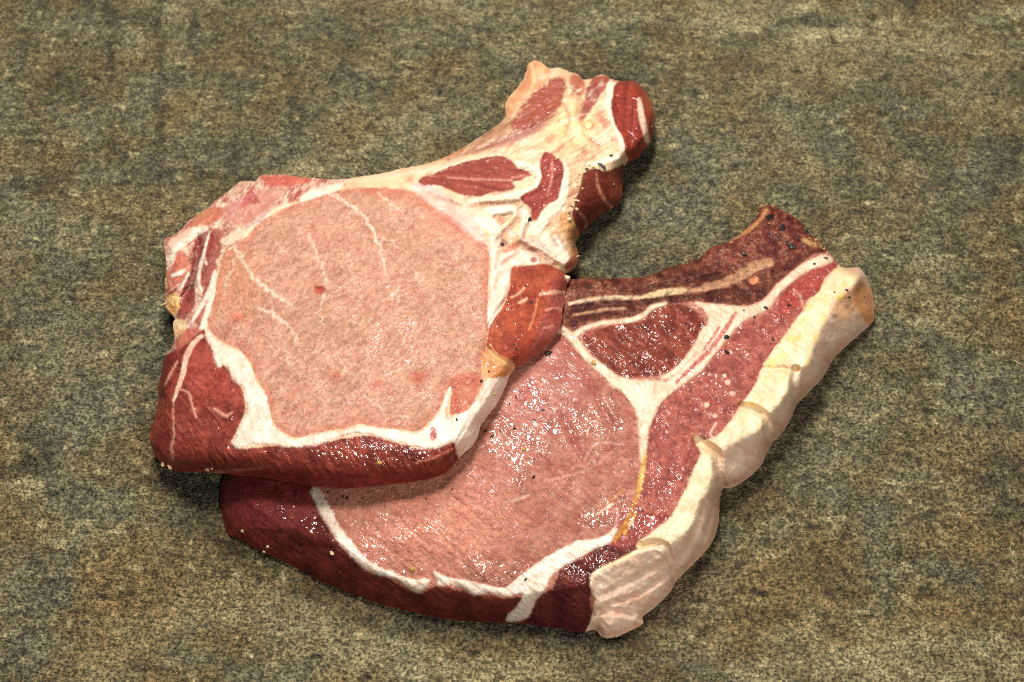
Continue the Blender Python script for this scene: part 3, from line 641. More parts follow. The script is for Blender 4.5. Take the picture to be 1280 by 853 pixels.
# wet film
for x,y,rx,ry,a in ((645,520,80,80,.9),(690,470,50,50,.6),(725,430,30,30,.6),(735,530,60,50,.6),(800,430,60,40,.45),(620,590,50,30,.6),(620,710,50,22,.8),(740,715,45,22,.9),(815,650,40,28,.8),(375,650,60,30,.7),(860,470,50,30,.5),(920,430,40,40,.5),(500,670,80,40,.4),(760,640,40,30,.5),(300,630,40,30,.5)):
    c2.wet = np.maximum(c2.wet, a*sstep(1.1,0.5,np.hypot((X-x)/rx,(Y-y)/ry))*(1-capm))
for x,y,rx,ry,a in ((618,712,45,13,1),(742,708,40,16,1),(745,648,26,14,.8),(805,655,24,16,1),(375,650,40,26,.9),(840,600,30,22,.6),(790,640,20,12,.6),(500,715,40,12,.7),(470,690,40,22,.5)):
    c2.bead = np.maximum(c2.bead, a*sstep(1.15,.6,np.hypot((X-x)/rx,(Y-y)/ry)+.5*c2.n_f)*(1-capm))
c2.heights(TOP2, [(280,590,9),(290,640,10),(340,620,13),(350,670,13),(400,650,16),(400,690,16),(420,610,18),(500,680,19),(500,728,13),(560,740,14.5),(600,715,20),(620,748,14),(690,735,19),(740,710,22),(830,680,23),(890,590,23),(960,510,23),(1010,440,23),(1075,340,21),
    (1030,320,19),(960,262,18),(890,325,17),(800,360,18),(715,360,17),(720,420,20),(800,430,21),(810,520,23),(900,450,22),(650,520,22),(560,600,22),(700,620,23),(600,450,20),(480,560,18),(300,560,6),(350,500,5),(500,410,8),(620,380,13)],
    [(280,600,.5),(300,680,.5),(500,760,.5),(745,790,.5),(800,780,.5),(900,620,.5),(960,560,.5),(1090,390,.5),(960,260,.5),(720,350,.5),(500,400,.5),(300,560,.5)],
    power=0.95, round_r=12, round_z=4, blur=3.2, rollk=.35)

# ================================================================== upper chop
OUT1 = [(206,300),(209,297),(216,296),(220,292),(228,286),(236,276),(250,267),(262,259),(268,252),(277,245),(288,237),(297,230),(301,227),(312,227),(321,226),(325,220),(340,219),(360,219),(375,222),(395,223),(410,224),(430,224),(450,221),(470,218),(490,214),(500,211),(520,208),(540,203),(560,195),(575,187),(590,178),(605,168),(620,158),(629,150),(633,144),(631,132),(636,122),(645,112),(654,100),(658,88),(661,79),(668,76),(676,78),(684,84),(690,86),(700,85),(712,90),(722,93),(728,99),(735,100),(742,97),(750,94),(757,94),(762,98),(770,101),(778,102),(790,101),(800,107),(810,120),(816,133),(819,148),(818,160),(814,173),(808,182),(800,191),(793,196),(785,197),(781,206),(777,216),(778,230),(777,247),(768,258),(752,266),(735,281),(722,295),(719,302),(722,315),(723,323),(720,331),(712,337),(702,336),(694,333),(698,336),(706,341),(712,347),(709,354),(707,362),(706,370),(705,380),(703,388),(702,400),(699,412),(690,425),(680,435),(668,445),(655,453),(645,458),(638,466),(634,476),(628,490),(622,502),(612,515),(601,530),(597,545),(590,556),(578,566),(571,575),(560,587),(545,595),(520,600),(490,604),(460,607),(440,609),(410,608),(400,607),(380,604),(350,599),(320,594),(300,593),(280,590),(260,589),(240,588),(225,588),(215,586),(207,584),(200,578),(192,565),(188,552),(187,545),(190,533),(195,515),(198,500),(198,489),(196,485),(199,478),(202,465),(204,452),(207,445),(212,438),(217,430),(218,422),(217,412),(216,404),(219,398),(217,393),(210,387),(206,382),(207,365),(206,350),(208,335),(207,320),(205,308)]
TOP1 = [(150,260),(420,130),(640,40),(740,40),(768,80),(776,106),(792,110),(804,126),(808,150),(802,174),(790,186),(778,196),(762,206),(748,212),(735,222),(728,238),(724,252),(716,266),(712,282),(712,300),(716,318),(712,330),(702,340),(692,352),(688,372),(684,392),(672,410),(655,425),(640,444),(628,456),(618,470),(608,490),(596,510),(582,526),(572,542),(556,556),(536,562),(510,562),(480,558),(430,560),(390,562),(340,562),(300,562),(260,556),(234,548),(220,532),(214,510),(210,490),(205,470),(200,440),(190,420),(160,400)]
c1 = Chop((178,64,834,622), OUT1, 1.0, 23); g = c1.g; X, Y = g.X, g.Y
c1.region("rib_bone", None, (226,198,158), (212,174,134), "fat", 0.25)
c1.paint(sstep(55,10,np.hypot((X-715)/0.8,Y-155)), (240,220,158), None, .7)
# far edge: mauve sinew and red lean on the rib
c1.paint(sstep(-2,3,g.sdf([(632,148),(630,130),(655,98),(660,76),(680,80),(690,90),(680,108),(662,118),(650,134)])+c1.wx), (196,122,82), (226,178,132), .9)
c1.paint(sstep(-2,2,g.sdf([(716,92),(728,98),(732,112),(728,120),(718,117),(712,106)])+c1.wx), (150,62,48), (190,110,80), .9)
c1.paint(sstep(-2,2,g.sdf([(734,110),(742,97),(760,94),(763,100),(752,116),(744,132),(734,144),(725,153),(727,138)])+c1.wx), (150,56,44), (130,44,38), .95)
nod = np.hypot(X-736,(Y-157)*1.1); c1.paint(sstep(9,5,nod), (228,166,104), None, .7); c1.paint(sstep(5,2,nod), (246,214,160), None, .8)
c1.dz += 1.2*sstep(11,2,nod)
trim = [(190,300),(250,250),(300,215),(360,205),(424,215),(432,232),(400,240),(372,252),(350,258),(330,268),(312,284),(298,304),(284,312),(272,340),(266,372),(258,392),(256,414),(240,430),(222,442),(200,450),(190,400)]
tr = c1.region("fatty_trim", trim, (212,170,142), (168,84,68), "trim", 0.35)
tm = sstep(-1,2,tr)
nz1 = fbm((X*.75-Y*.66)/16,(Y*.75+X*.66)/6,73,4)
c1.paint(tm*sstep(0.15,0.5,nz1), (176,70,62), None, .6)
rdt = np.abs(fbm((X*.6-Y*.8)/26,(Y*.6+X*.8)/7,77,3)); c1.paint(tm*sstep(.12,.02,rdt), (240,218,196), None, .75); c1.paint(tm*sstep(.1,.45,fbm(X/6,Y/6,78,3)), (132,48,42), None, .5)
def P1(pts, rgb, var=None, amt=.92, wob=1.2, nz=None):
    f = g.sdf(pts,2)+1.3*wob*c1.wx+1.5*c1.n_f; c1.paint(sstep(-2.2,2.2,f), rgb, var, amt*.9, nz); return f
P1([(232,286),(262,258),(280,262),(272,276),(250,284),(236,290)], (178,88,58), (200,126,92))
P1([(276,262),(300,250),(330,238),(352,240),(335,262),(320,280),(298,280),(280,276)], (190,120,100), (206,150,130))
P1([(325,220),(360,220),(392,224),(372,232),(345,234),(330,230)], (176,56,44), (206,110,90))
P1([(308,240),(320,245),(324,252),(312,256),(302,262)], (176,74,66), None, .8)
P1([(282,262),(310,244),(330,236),(328,240),(300,256),(290,266)], (190,110,116), None, .5)
P1([(250,290),(260,286),(268,300),(262,318),(252,332),(244,352),(240,372),(232,386),(224,394),(226,372),(236,340),(240,318),(244,300)], (92,24,22), (126,38,34))
P1([(266,288),(276,288),(277,312),(270,330),(264,350),(254,362),(247,350),(252,322)], (142,46,40), (170,80,68))
P1([(212,320),(220,312),(232,318),(238,336),(226,352),(214,360),(209,345)], (186,84,62), (214,140,112))
P1([(226,372),(240,362),(246,372),(238,390),(230,402),(222,410),(222,392)], (128,34,32), (158,70,58))
P1([(254,362),(264,350),(266,368),(256,390),(246,406),(240,400),(250,380)], (146,50,42), (172,84,70))
P1([(208,372),(220,366),(226,374),(220,392),(210,390)], (226,160,74), (240,200,130))
P1([(215,400),(228,400),(232,416),(226,428),(217,420)], (240,216,160), (226,180,130))
P1([(222,420),(240,410),(248,414),(238,430),(226,440),(220,434)], (164,58,48), (186,100,84))
P1([(206,310),(212,300),(240,284),(262,282),(270,284),(250,292),(234,306),(222,314),(212,340),(208,330)], (248,232,212), (232,190,164))
for p in ([(262,290,1),(256,312,1.5),(250,335,2),(248,352,2),(252,364,1.5)], [(268,340,2),(262,362,2.4),(250,385,3),(240,402,2)], [(254,318,1),(258,330,1.6)], [(225,362,1.5),(236,342,1.5)], [(270,345,3),(262,380,4),(254,410,4)], [(216,345,2.5),(224,342,3),(230,338,2)]):
    c1.vein(p, (248,226,206), .9, dz=.3)
rfb = fbm((X*.85-Y*.5)/30,(Y*.85+X*.5)/8,74,4); rbm = sstep(0,6,g.sdf([(500,215),(640,150),(700,110),(780,100),(780,200),(730,220),(722,330),(690,330),(600,300),(560,250)]))
c1.dz += 0.45*rfb*rbm + .3*fbm(X/7,Y/7,75,3)*rbm
c1.paint(rbm*sstep(.15,.6,rfb), (216,170,136), None, .25); c1.paint(rbm*sstep(.15,.6,-rfb), (244,230,206), None, .5); c1.paint(rbm*sstep(.2,.6,fbm(X/12,Y/9,76,3)), (226,180,160), None, .35)
c1.paint(rbm*sstep(.22,.5,fbm((X*.8-Y*.6)/18,(Y*.8+X*.6)/6,79,4)), (190,124,92), None, .3)
c1.paint(rbm*sstep(.09,.0,np.abs(rfb))*sstep(0,.3,c1.n_m), (176,116,90), None, .3)
c1.paint(rbm*sstep(.12,.5,fbm((X*.8-Y*.6)/22,(Y*.8+X*.6)/9,191,4)), (176,86,64), None, .6)
for p, d in (([(248,302,2),(246,330,2.5),(238,356,2.5),(228,380,2)], 2.2), ([(262,292,1.5),(256,318,2),(250,345,2)], 1.2), ([(272,262,2),(300,252,2),(325,258,1.5)], .9), ([(230,306,2),(244,296,2)], .8)):
    c1.crease(p, d, 4)
# outer muscle wrapping the lower left corner
outer1 = [(256,412),(240,425),(222,438),(205,446),(180,470),(170,560),(190,610),(400,640),(560,610),(600,570),(572,552),(548,560),(520,560),(490,552),(460,544),(400,554),(340,557),(300,560),(292,548),(305,520),(306,500),(300,483),(285,462),(268,442)]
of = c1.region("outer_muscle", outer1, (136,56,42), (108,40,32), "dark", 0.22)
fib3 = fbm((X*.6+Y*.8)/22,(Y*.6-X*.8)/5,81,4)
om = sstep(-1,2,of)
c1.paint(om*sstep(.1,.55,fib3), (182,94,76), None, .5)
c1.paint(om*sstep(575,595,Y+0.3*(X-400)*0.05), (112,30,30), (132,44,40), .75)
c1.paint(sstep(-4,4,g.sdf([(232,442),(262,424),(280,456),(300,480),(306,505),(280,500),(240,490),(228,465)]))*om, (168,78,62), (150,60,48), .7)
c1.paint(sstep(-3,3,g.sdf([(206,446),(222,436),(214,455),(204,480),(198,492),(197,470)])), (96,24,26), (124,44,38), .9)
c1.paint(sstep(-6,6,g.sdf([(190,545),(225,540),(232,580),(200,580)]))*om, (120,40,38), (140,60,52), .7)
for p, c, a in (([(252,420,2.5),(240,432,3.4),(232,450,3.4),(228,470,3),(222,486,2.4),(217,500,1.4)], (240,190,164), .9), ([(224,486,1.2),(236,492,1.8),(240,506,1.4),(245,522,1)], (226,160,136), .75),
    ([(217,500,1),(216,520,1.5),(217,545,1.5),(214,560,2),(216,575,1.5)], (222,160,132), .6), ([(206,482,1),(214,466,1.6),(222,452,1.2)], (226,166,140), .6),
    ([(268,512,2),(282,520,3),(290,516,1)], (226,160,136), .6), ([(262,590,1),(300,588,1.6),(330,586,1)], (200,120,96), .5), ([(520,580,1.2),(545,572,2),(565,562,1.5)], (206,120,96), .6)):
    vf = c1.vein(p, c, a, dz=.25)
    if a >= .75: c1.sub('fat_streak', vf)
# seam of white fat
seam1 = [(256,418),(262,430),(266,441),(268,450),(272,460),(282,457),(288,468),(290,473),(297,481),(304,484),(306,500),(310,511),(303,524),(296,543),(289,553),(299,561),(314,555),(340,556),(360,559),(380,559),(400,555),(420,547),(445,541),(467,544),(485,549),(510,556),(535,562),(550,560),(567,552),(574,572),(590,558),(600,544),(604,530),(616,515),(626,502),(634,488),(640,468),(628,462),(610,470),(604,484),(596,500),(584,512),(566,520),(560,523),(558,515),(562,492),(563,478),(559,492),(552,507),(540,526),(528,538),(522,541),(500,538),(485,536),(460,533),(448,531),(430,538),(400,541),(380,546),(367,549),(352,542),(340,530),(335,510),(332,495),(320,477),(312,457),(300,440),(280,432),(266,421),(260,412)]
s1 = c1.region("fat_seam", seam1, (238,224,206), (226,202,180), "fat", 0.25, wob=1.0)
c1.dz += .55*sstep(-2,3,s1)*(1+.5*fbm(X/8,Y/8,85,2))
c1.paint(sstep(-1,2,s1)*sstep(.1,.5,fbm(X/7,Y/5,86,3)), (214,168,146), None, .4)
c1.paint(sstep(2.5,-1,np.hypot((X-542)/0.6,(Y-542)/1.1)-7+c1.wx), (162,60,50), None, .9)
c1.paint(sstep(1.5,-1.5,np.abs(Y-(538+0.006*(X-320)**2*0.1))+np.maximum(0,np.abs(X-320)-8)), (190,110,80), None, .7)
stz = fbm((X*.5+Y*.85)/4.0,(Y*.5-X*.85)/40*1.0,83,2)
gz = g.sdf([(560,560),(600,500),(612,470),(640,466),(628,500),(600,545),(578,570)])
c1.dz += .35*fbm((X*.86+Y*.5)/5,(Y*.86-X*.5)/50,84,2)*sstep(-2,4,gz)
def smooth_poly3(p):
    q = smooth_poly(p, 4, False); ww = np.interp(np.arange(len(q))/4.0, np.arange(len(p)), [r[2] for r in p]); return [(a_, b_, w_) for (a_, b_), w_ in zip(q, ww)]
# the eye of the loin
eye1 = [(292,310),(298,302),(310,296),(320,283),(336,270),(355,260),(375,253),(395,246),(412,241),(440,236),(470,235),(500,237),(522,242),(537,253),(556,266),(580,282),(596,298),(608,306),(612,322),(611,345),(610,362),(612,378),(613,396),(610,418),(608,436),(602,455),(604,472),(600,488),(586,511),(572,518),(563,519),(563,505),(565,482),(558,488),(552,506),(540,524),(528,536),(520,539),(500,537),(485,535),(460,532),(448,530),(430,536),(400,540),(380,545),(367,547),(354,540),(342,529),(337,510),(333,494),(322,476),(314,456),(302,439),(282,430),(268,420),(259,409),(262,392),(268,370),(273,340),(282,315)]
ef = c1.region("loin_muscle", eye1, (190,131,107), (204,150,125), "lean", 0.08, wob=1.0)
em = sstep(-1.5,2,ef)
fib4 = fbm((X*.80-Y*.60)/26,(Y*.80+X*.60)/7,91,4)
c1.paint(em*sstep(.08,.5,fib4), (158,94,74), None, .42)
c1.paint(em*sstep(.1,.5,-fib4), (208,168,142), None, .35)
rid = np.abs(fbm(X/17,Y/15,92,2)); rid2 = np.abs(fbm(X/9,Y/8,93,2))
c1.paint(em*sstep(.045,.0,rid)*sstep(-.2,.3,c1.n_m), (232,198,172), None, .6); c1.paint(em*sstep(.05,.0,rid2)*sstep(-.1,.3,-c1.n_m), (230,196,170), None, .5)
gr1 = fbm(X/3.3,Y/3.0,94,2)
c1.paint(em*sstep(.1,.6,gr1), (218,180,156), None, .6); c1.paint(em*sstep(.1,.6,-gr1), (160,100,80), None, .38)
thin = np.abs(fbm((X*.6-Y*.8)/30,(Y*.6+X*.8)/9,193,3)); c1.paint(em*sstep(.05,.0,thin), (230,194,166), None, .35); c1.paint(em*sstep(.35,.5,thin), (168,100,80), None, .35)
lg = fbm(X/70,Y/60,190,3); c1.paint(em*sstep(.05,.5,lg), (212,150,126), None, .5); c1.paint(em*sstep(.05,.5,-lg), (186,138,108), None, .5)
c1.paint(em*sstep(14,0,ef), (196,108,84), None, .45)
c1.paint(em*sstep(60,10,np.hypot(X-285,(Y-350)/1.3)), (206,136,104), None, .5)
c1.paint(em*sstep(-3,4,g.sdf([(560,478),(585,465),(602,470),(598,492),(584,512),(562,520)])), (176,80,60), (200,120,92), .8)
c1.paint(em*sstep(-3,3,g.sdf([(440,236),(500,236),(540,252),(600,304),(588,302),(560,280),(520,256),(480,246)])), (192,104,80), (206,140,112), .6)
for p, a in (([(411,241,2.6),(430,252,3),(448,264,2.8),(460,278,2.6),(470,300,2),(478,318,2),(482,345,1)], .9), ([(386,293,2),(392,308,2),(398,322,1.8),(404,338,1.5),(408,352,1.6),(404,366,2),(402,388,1)], .75),
    ([(293,310,3),(302,322,2.4),(312,340,2),(322,352,3),(338,364,3),(352,374,2),(367,383,1)], .85), ([(296,318,1.6),(290,336,1.4),(283,352,1.2),(280,368,.8)], .7), ([(322,386,1.2),(336,390,2),(350,400,2),(364,410,1.4)], .8),
    ([(470,240,1),(482,250,2.2),(492,258,1.6),(502,264,1)], .7), ([(486,254,1),(492,274,1)], .5), ([(470,296,1),(490,302,1.6),(496,308,1.2)], .6), ([(346,304,1),(356,316,1.4)], .6), ([(435,318,1.5),(440,332,1.2)], .6),
    ([(340,396,1),(362,408,1.6),(370,425,1.2),(374,434,1)], .6), ([(358,438,1),(362,455,1.6),(368,462,1)], .55), ([(488,372,2.4),(494,366,2),(500,360,1)], .6), ([(535,445,1),(542,452,2.2),(548,446,1)], .5),
    ([(520,340,1),(524,352,1.6),(530,345,1)], .5), ([(590,390,1),(602,402,1.2),(608,420,1)], .6), ([(420,440,1),(440,470,1.2),(480,480,1)], .35), ([(500,410,1),(505,425,1.6),(498,440,1)], .5), ([(455,495,1),(478,512,1.3),(482,530,1)], .5),
    ([(300,372,1.5),(302,378,1)], .6), ([(520,262,1),(530,272,1.4)], .5), ([(550,330,1),(560,338,1.2)], .5), ([(400,395,1.4),(404,405,1)], .6), ([(440,400,1),(450,405,1.6),(460,400,1)], .4)):
    pp = [(q[0] + 1.6*math.sin(q[1]*.9), q[1] + 1.6*math.sin(q[0]*.7), q[2]*.75) for q in smooth_poly3(p)]
    vf = c1.vein(pp, (238,212,188), a*(.45 + .55*sstep(-.5,.3,c1.n_f + .7*gr1)), 1.5)
    if a >= .75: c1.sub('marbling_vein', vf)
# small holes and red bruises
c1.paint(sstep(1.5,-1.5,np.hypot((X-400)/1.5,Y-362)-5.5+1.5*c1.wx), (170,64,48), (206,120,90), .85); c1.dz -= 1.2*sstep(6,1,np.hypot((X-400)/1.6,Y-363))
for x,y,r in ((295,397,7),(520,472,8),(470,480,7),(530,470,4),(420,470,5)):
    c1.paint(em*sstep(r+5,r-4,np.hypot(X-x,(Y-y)*1.2)+2*c1.wx), (196,92,70), None, .55)
for p in ([(520,490,1.5),(524,475,2),(530,462,1)], [(292,402,1.5),(305,394,1.5)], [(335,503,1),(352,498,1.4),(372,488,1)], [(345,520,1),(380,505,1.2)], [(385,520,1),(400,505,1)]):
    c1.crease(p, .5, 2.5); c1.vein(p, (176,90,66), .5)
# fascia over the eye's upper right
c1.paint(sstep(-3,3,g.sdf([(515,232),(540,236),(565,246),(590,262),(600,280),(604,304),(592,298),(570,280),(545,262),(525,246)])+c1.wx), (216,160,150), (232,196,186), .7)
def LAY(items, amt=.85, dz=.5, soft=2.2, wob=1.3):
    for p, rgb in items: c1.vein(p, rgb, amt, soft, wob, dz=dz)
W1, W2 = (240,224,200), (228,200,170)
# mauve sinew and red lean on the far side of the rib, streaked along the bone
diag = fbm((X*.86-Y*.5)/30,(Y*.86+X*.5)/4.2,180,3)
mz = sstep(-4,4,g.sdf([(572,190),(605,168),(632,147),(645,150),(668,150),(698,134),(694,148),(680,160),(652,172),(622,184),(592,193)])+1.5*c1.wx)
c1.paint(mz, (160,104,76), (192,144,108), .92, nz=diag); c1.paint(mz*sstep(.05,.4,diag), (124,60,46), None, .75); c1.paint(mz*sstep(.1,.5,-diag), (228,200,160), None, .5)
c1.paint(sstep(-3,3,g.sdf([(612,184),(640,170),(664,158),(684,155),(674,164),(650,176),(628,185)])+c1.wx), (170,98,100), (190,130,122), .6, nz=diag)
rz = sstep(-3,3,g.sdf([(640,158),(650,136),(664,118),(698,96),(708,100),(704,124),(692,142),(672,154),(652,164)])+2.5*c1.wx)
c1.paint(rz, (136,48,34), (164,76,54), .97, nz=diag); c1.paint(rz*sstep(.15,.5,diag), (112,50,34), None, .6); c1.paint(rz*sstep(.2,.5,-diag), (212,150,112), None, .6)
LAY([([(540,204,1),(560,197,2),(580,187,2)], (176,108,58)), ([(664,82,2),(668,100,2),(660,118,1.5)], (240,196,150)), ([(676,96,2),(690,92,3)], (236,190,160))], .7, .3)
# yellow gristle folds
LAY([([(676,180,1.2),(690,172,1.6),(704,166,1)], (206,170,110)), ([(700,160,1),(712,172,1.6),(722,188,1.2)], (208,178,120)), ([(690,150,1),(698,142,1.4),(704,132,1)], (214,180,130)), ([(735,172,1),(742,180,1.2)], (206,160,110))], .6, -.3)
# white strands round the rib muscles
LAY([([(430,227,2),(470,222,2.5),(510,216,3),(548,209,3.4),(590,199,3),(625,192,2.5)], W2), ([(505,231,2),(525,236,2.5)], W2),
     ([(644,203,3),(660,207,4),(672,214,4),(675,226,4.5),(664,238,4.5),(644,243,4),(618,247,3.5),(586,252,3)], W1), ([(600,250,2),(630,250,3),(652,247,3)], W2),
     ([(706,206,4),(708,222,5),(704,244,6),(694,260,7),(680,274,7),(670,288,7)], W1), ([(684,298,8),(698,312,9),(706,326,7)], W1), ([(672,310,5),(690,324,6)], W2),
     ([(612,262,6),(632,262,6),(652,266,6),(660,276,6),(654,292,5)], W1), ([(600,272,8),(614,282,9),(622,292,6)], W1), ([(570,252,4),(590,262,6),(606,270,6)], W2),
     ([(378,249,4),(390,243,5),(405,238,5),(426,232,3)], W1), ([(280,303,5),(296,294,6),(312,283,4)], W2), ([(318,278,3),(338,266,3.4),(358,255,3)], W2), ([(764,106,5),(763,128,6),(769,150,6),(777,172,6),(780,186,4)], W1), ([(738,206,3),(755,202,4),(772,196,4)], W1)])
# lavender film and pink shading on the gristle
LAY([([(518,231,3),(534,233,5),(550,240,3.5)], (214,184,184)), ([(308,284,1.5),(324,276,2),(336,264,1.6)], (176,126,146)), ([(655,300,3),(674,304,4),(684,316,3)], (218,186,182)), ([(628,284,2),(640,292,3)], (222,196,190)), ([(700,300,2),(706,312,2)], (214,170,160))], .65, .2)
for p, d, wd in (([(560,200,1.5),(600,186,2),(640,172,2),(672,158,1.5)], 1.0, 3), ([(706,130,1.5),(712,150,2),(706,172,1.5)], .9, 3), ([(724,150,1.5),(732,170,1.5),(750,182,1.5)], .8, 3), ([(718,118,2),(726,130,2),(724,148,1.5)], 1.6, 3.5), ([(623,300,2),(634,288,2.5),(646,276,2),(650,262,2)], 1.6, 3), ([(650,304,2),(662,312,3),(676,318,3),(692,330,2)], 2.2, 3.5), ([(618,272,1.5),(640,268,2)], 1.0, 2.5), ([(660,282,2),(655,296,2.5)], 1.4, 3), ([(584,258,1.5),(620,256,2),(648,253,1.5)], 1.0, 2.5), ([(545,246,1.5),(575,256,2)], .8, 2.5), ([(690,296,1.5),(698,308,1.5)], .8, 2.5)):
    c1.crease(p, d, wd); c1.vein(p, (150,92,78), .6, 1.8)  # creases are cut, and their shade painted brown into the gristle
c1.paint(sstep(2,-2,np.hypot((X-628)/1.3,Y-304)-5+c1.wx), (110,52,52), None, .8); c1.paint(sstep(2,-2,np.hypot((X-664)/2.2,Y-313)-4+c1.wx), (128,66,60), None, .7)
# rib muscles
ribA = [(522,228),(542,217),(567,207),(592,200),(615,196),(630,196),(642,203),(646,210),(661,214),(665,219),(656,222),(652,226),(640,228),(644,234),(634,239),(615,241),(597,246),(585,245),(565,240),(550,232)]
ribB = [(680,191),(685,190),(693,195),(702,202),(705,213),(702,228),(700,242),(696,250),(684,256),(676,266),(670,276),(664,274),(664,260),(656,255),(650,248),(656,242),(670,235),(677,222),(675,207)]
fr = fbm((X*.95+Y*.2)/26,(Y*.95-X*.2)/4.5,95,3)
f = c1.region("rib_muscle", ribA, (160,76,58), (138,58,46), "lean", .3, wob=.8, nz=fr); c1.dz -= .4*sstep(-1,3,f)
f = c1.region("rib_muscle", ribB, (164,72,60), (140,56,48), "lean", .3, wob=.8); c1.dz -= .4*sstep(-1,3,f)
for p in ([(560,222,1),(590,224,1),(640,226,1.5)], [(690,200,1),(690,222,1.4),(684,245,1)], [(655,220,1.5),(640,222,1)]):
    vf = c1.vein(p, (226,160,138), .7); c1.sub('fat_streak', vf, len(c1.regions) - (2 if p[0][0] < 680 else 1))
# bulb of lean on the rib end
bulb = [(767,112),(772,103),(790,95),(812,105),(830,150),(815,190),(797,205),(782,195),(779,174),(768,155),(764,132)]
f = c1.region("rib_end_muscle", bulb, (150,58,40), (124,42,33), "dark", .45, nz=fbm((X*.97+Y*.1)/6,(Y)/60,97,2))
c1.sub('fat_stripe', c1.vein([(799,124,2.5),(802,146,4),(806,162,4),(809,176,3)], (240,200,170), .85)); c1.paint(sstep(4,-4,np.hypot(X-815,(Y-125)/2)-9)*sstep(-1,1,f), (176,96,54), None, .5)
# dark lean below the rib
flank = [(727,226),(731,215),(745,211),(757,214),(770,210),(780,205),(790,230),(785,260),(740,290),(722,300),(715,285),(716,262),(721,245)]
f = c1.region("flank_muscle", flank, (92,34,26), (114,48,34), "dark", .35)
c1.sub('fat_streak', c1.vein([(745,216,1),(748,235,2),(756,250,2),(765,260,1.5)], (190,120,96), .7)); c1.vein([(724,266,1),(733,276,1.5),(732,285,1)], (190,120,100), .6)
c1.paint(sstep(-2,2,g.sdf([(768,212),(776,208),(780,225),(778,244),(768,250),(762,232)])), (136,64,44), None, .6)
side = [(700,270),(711,264),(717,276),(724,290),(726,320),(722,334),(712,340),(705,334),(714,322),(711,302),(702,288)]
f = c1.region("rib_side", side, (178,108,64), (206,150,100), "trim", .4)
c1.paint(sstep(-1,2,g.sdf([(714,322),(722,316),(724,330),(712,338),(704,334)])), (140,52,40), None, .7)
# tendon between the eye and the curled flap
tend = [(610,297),(618,292),(626,296),(623,318),(630,314),(643,311),(660,314),(673,320),(676,330),(660,333),(641,334),(638,352),(631,374),(622,394),(612,412),(610,380),(612,345),(613,322)]
f = c1.region("tendon", tend, (236,218,196), (222,192,170), "fat", .25, wob=.8); c1.dz += .6*sstep(-2,3,f)
for p in ([(628,330,1.5),(640,322,2),(650,316,1.5)], [(618,360,1),(626,340,1.3)], [(623,318,1.5),(620,335,1.5)]):
    c1.crease(p, .9, 2.5); c1.vein(p, (196,120,100), .6)
c1.paint(sstep(1,-1,np.hypot(X-667,(Y-325)*1.2)-4.5), (150,64,56), None, .8)
P1([(626,316),(632,308),(645,304),(652,308),(640,314)], (186,110,80), None, .8)
# curled flap and the jelly beneath it
flap = [(640,335),(655,332),(680,330),(694,334),(712,344),(718,356),(715,400),(700,425),(665,455),(650,462),(633,452),(615,441),(608,434),(612,410),(620,394),(627,386),(634,370),(638,352)]
f = c1.region("curled_flap", flap, (172,80,50), (144,58,40), "dark", .45)
fm = sstep(-1,2,f)
c1.paint(sstep(-3,5,g.sdf([(690,345),(716,345),(715,400),(695,430),(655,460),(668,425),(676,400),(684,370)]))*fm, (150,70,62), (170,92,82), .75)
c1.paint(sstep(-3,4,g.sdf([(622,425),(640,412),(662,410),(665,425),(650,445),(632,445)]))*fm, (140,50,36), None, .5)
for p, c in (([(676,368,1.5),(690,366,2.4),(706,366,2)], (236,180,150)), ([(682,388,1),(695,385,1.4),(704,388,1)], (226,150,130)), ([(680,410,1),(692,408,1.2)], (226,150,130)), ([(662,412,1),(668,395,1.5),(672,375,1)], (226,140,90)), ([(612,432,1),(622,444,1.4),(640,452,1)], (230,160,90)), ([(640,372,1),(650,366,1.5),(655,360,1)], (236,180,140)), ([(650,378,2),(658,374,2)], (236,190,150))):
    vf = c1.vein(p, c, .75, dz=.2)
    if c[2] > 120: c1.sub('fat_streak', vf)
jelly = [(609,436),(622,444),(642,454),(643,459),(633,472),(624,472),(612,474),(604,473),(602,454)]
f = c1.region("jelly_rim", jelly, (196,122,66), (214,160,108), "trim", .5)
c1.crease([(608,434),(620,446),(642,456)], .9, 2.5); c1.crease([(611,410),(618,396),(630,378)], .9, 2.5)
c1.crease([(696,334),(706,340),(712,346)], 2.0, 4); c1.crease([(612,320),(611,360),(612,400),(606,440)], .5, 2.5)
c1.dz += .35*fib4*em + .4*c1.n_m + .12*c1.n_f + .25*fib3*om + .5*nz1*tm + .4*fbm(X/6,Y/6,99,3)*tm
for x,y,rx,ry,a in ((350,575,60,16,.9),(460,570,60,18,.9),(540,565,40,14,.8),(250,545,50,25,.6),(250,350,25,60,.6),(660,390,40,50,.5),(640,430,25,15,.6),(795,150,20,40,.5),(450,400,110,90,.28)):
    c1.wet = np.maximum(c1.wet, a*sstep(1.1,.5,np.hypot((X-x)/rx,(Y-y)/ry))*sstep(-.45,.25,c1.n_m+.6*c1.n_f))
for x,y,rx,ry,a in ((325,568,28,12,.9),(450,566,60,14,1),(520,565,24,10,1),(345,580,40,12,.7),(270,550,40,22,.7),(232,570,24,12,.4)):
    c1.bead = np.maximum(c1.bead, a*sstep(1.15,.6,np.hypot((X-x)/rx,(Y-y)/ry)+.5*c1.n_f)*om*(1-sstep(-2,1,s1)))
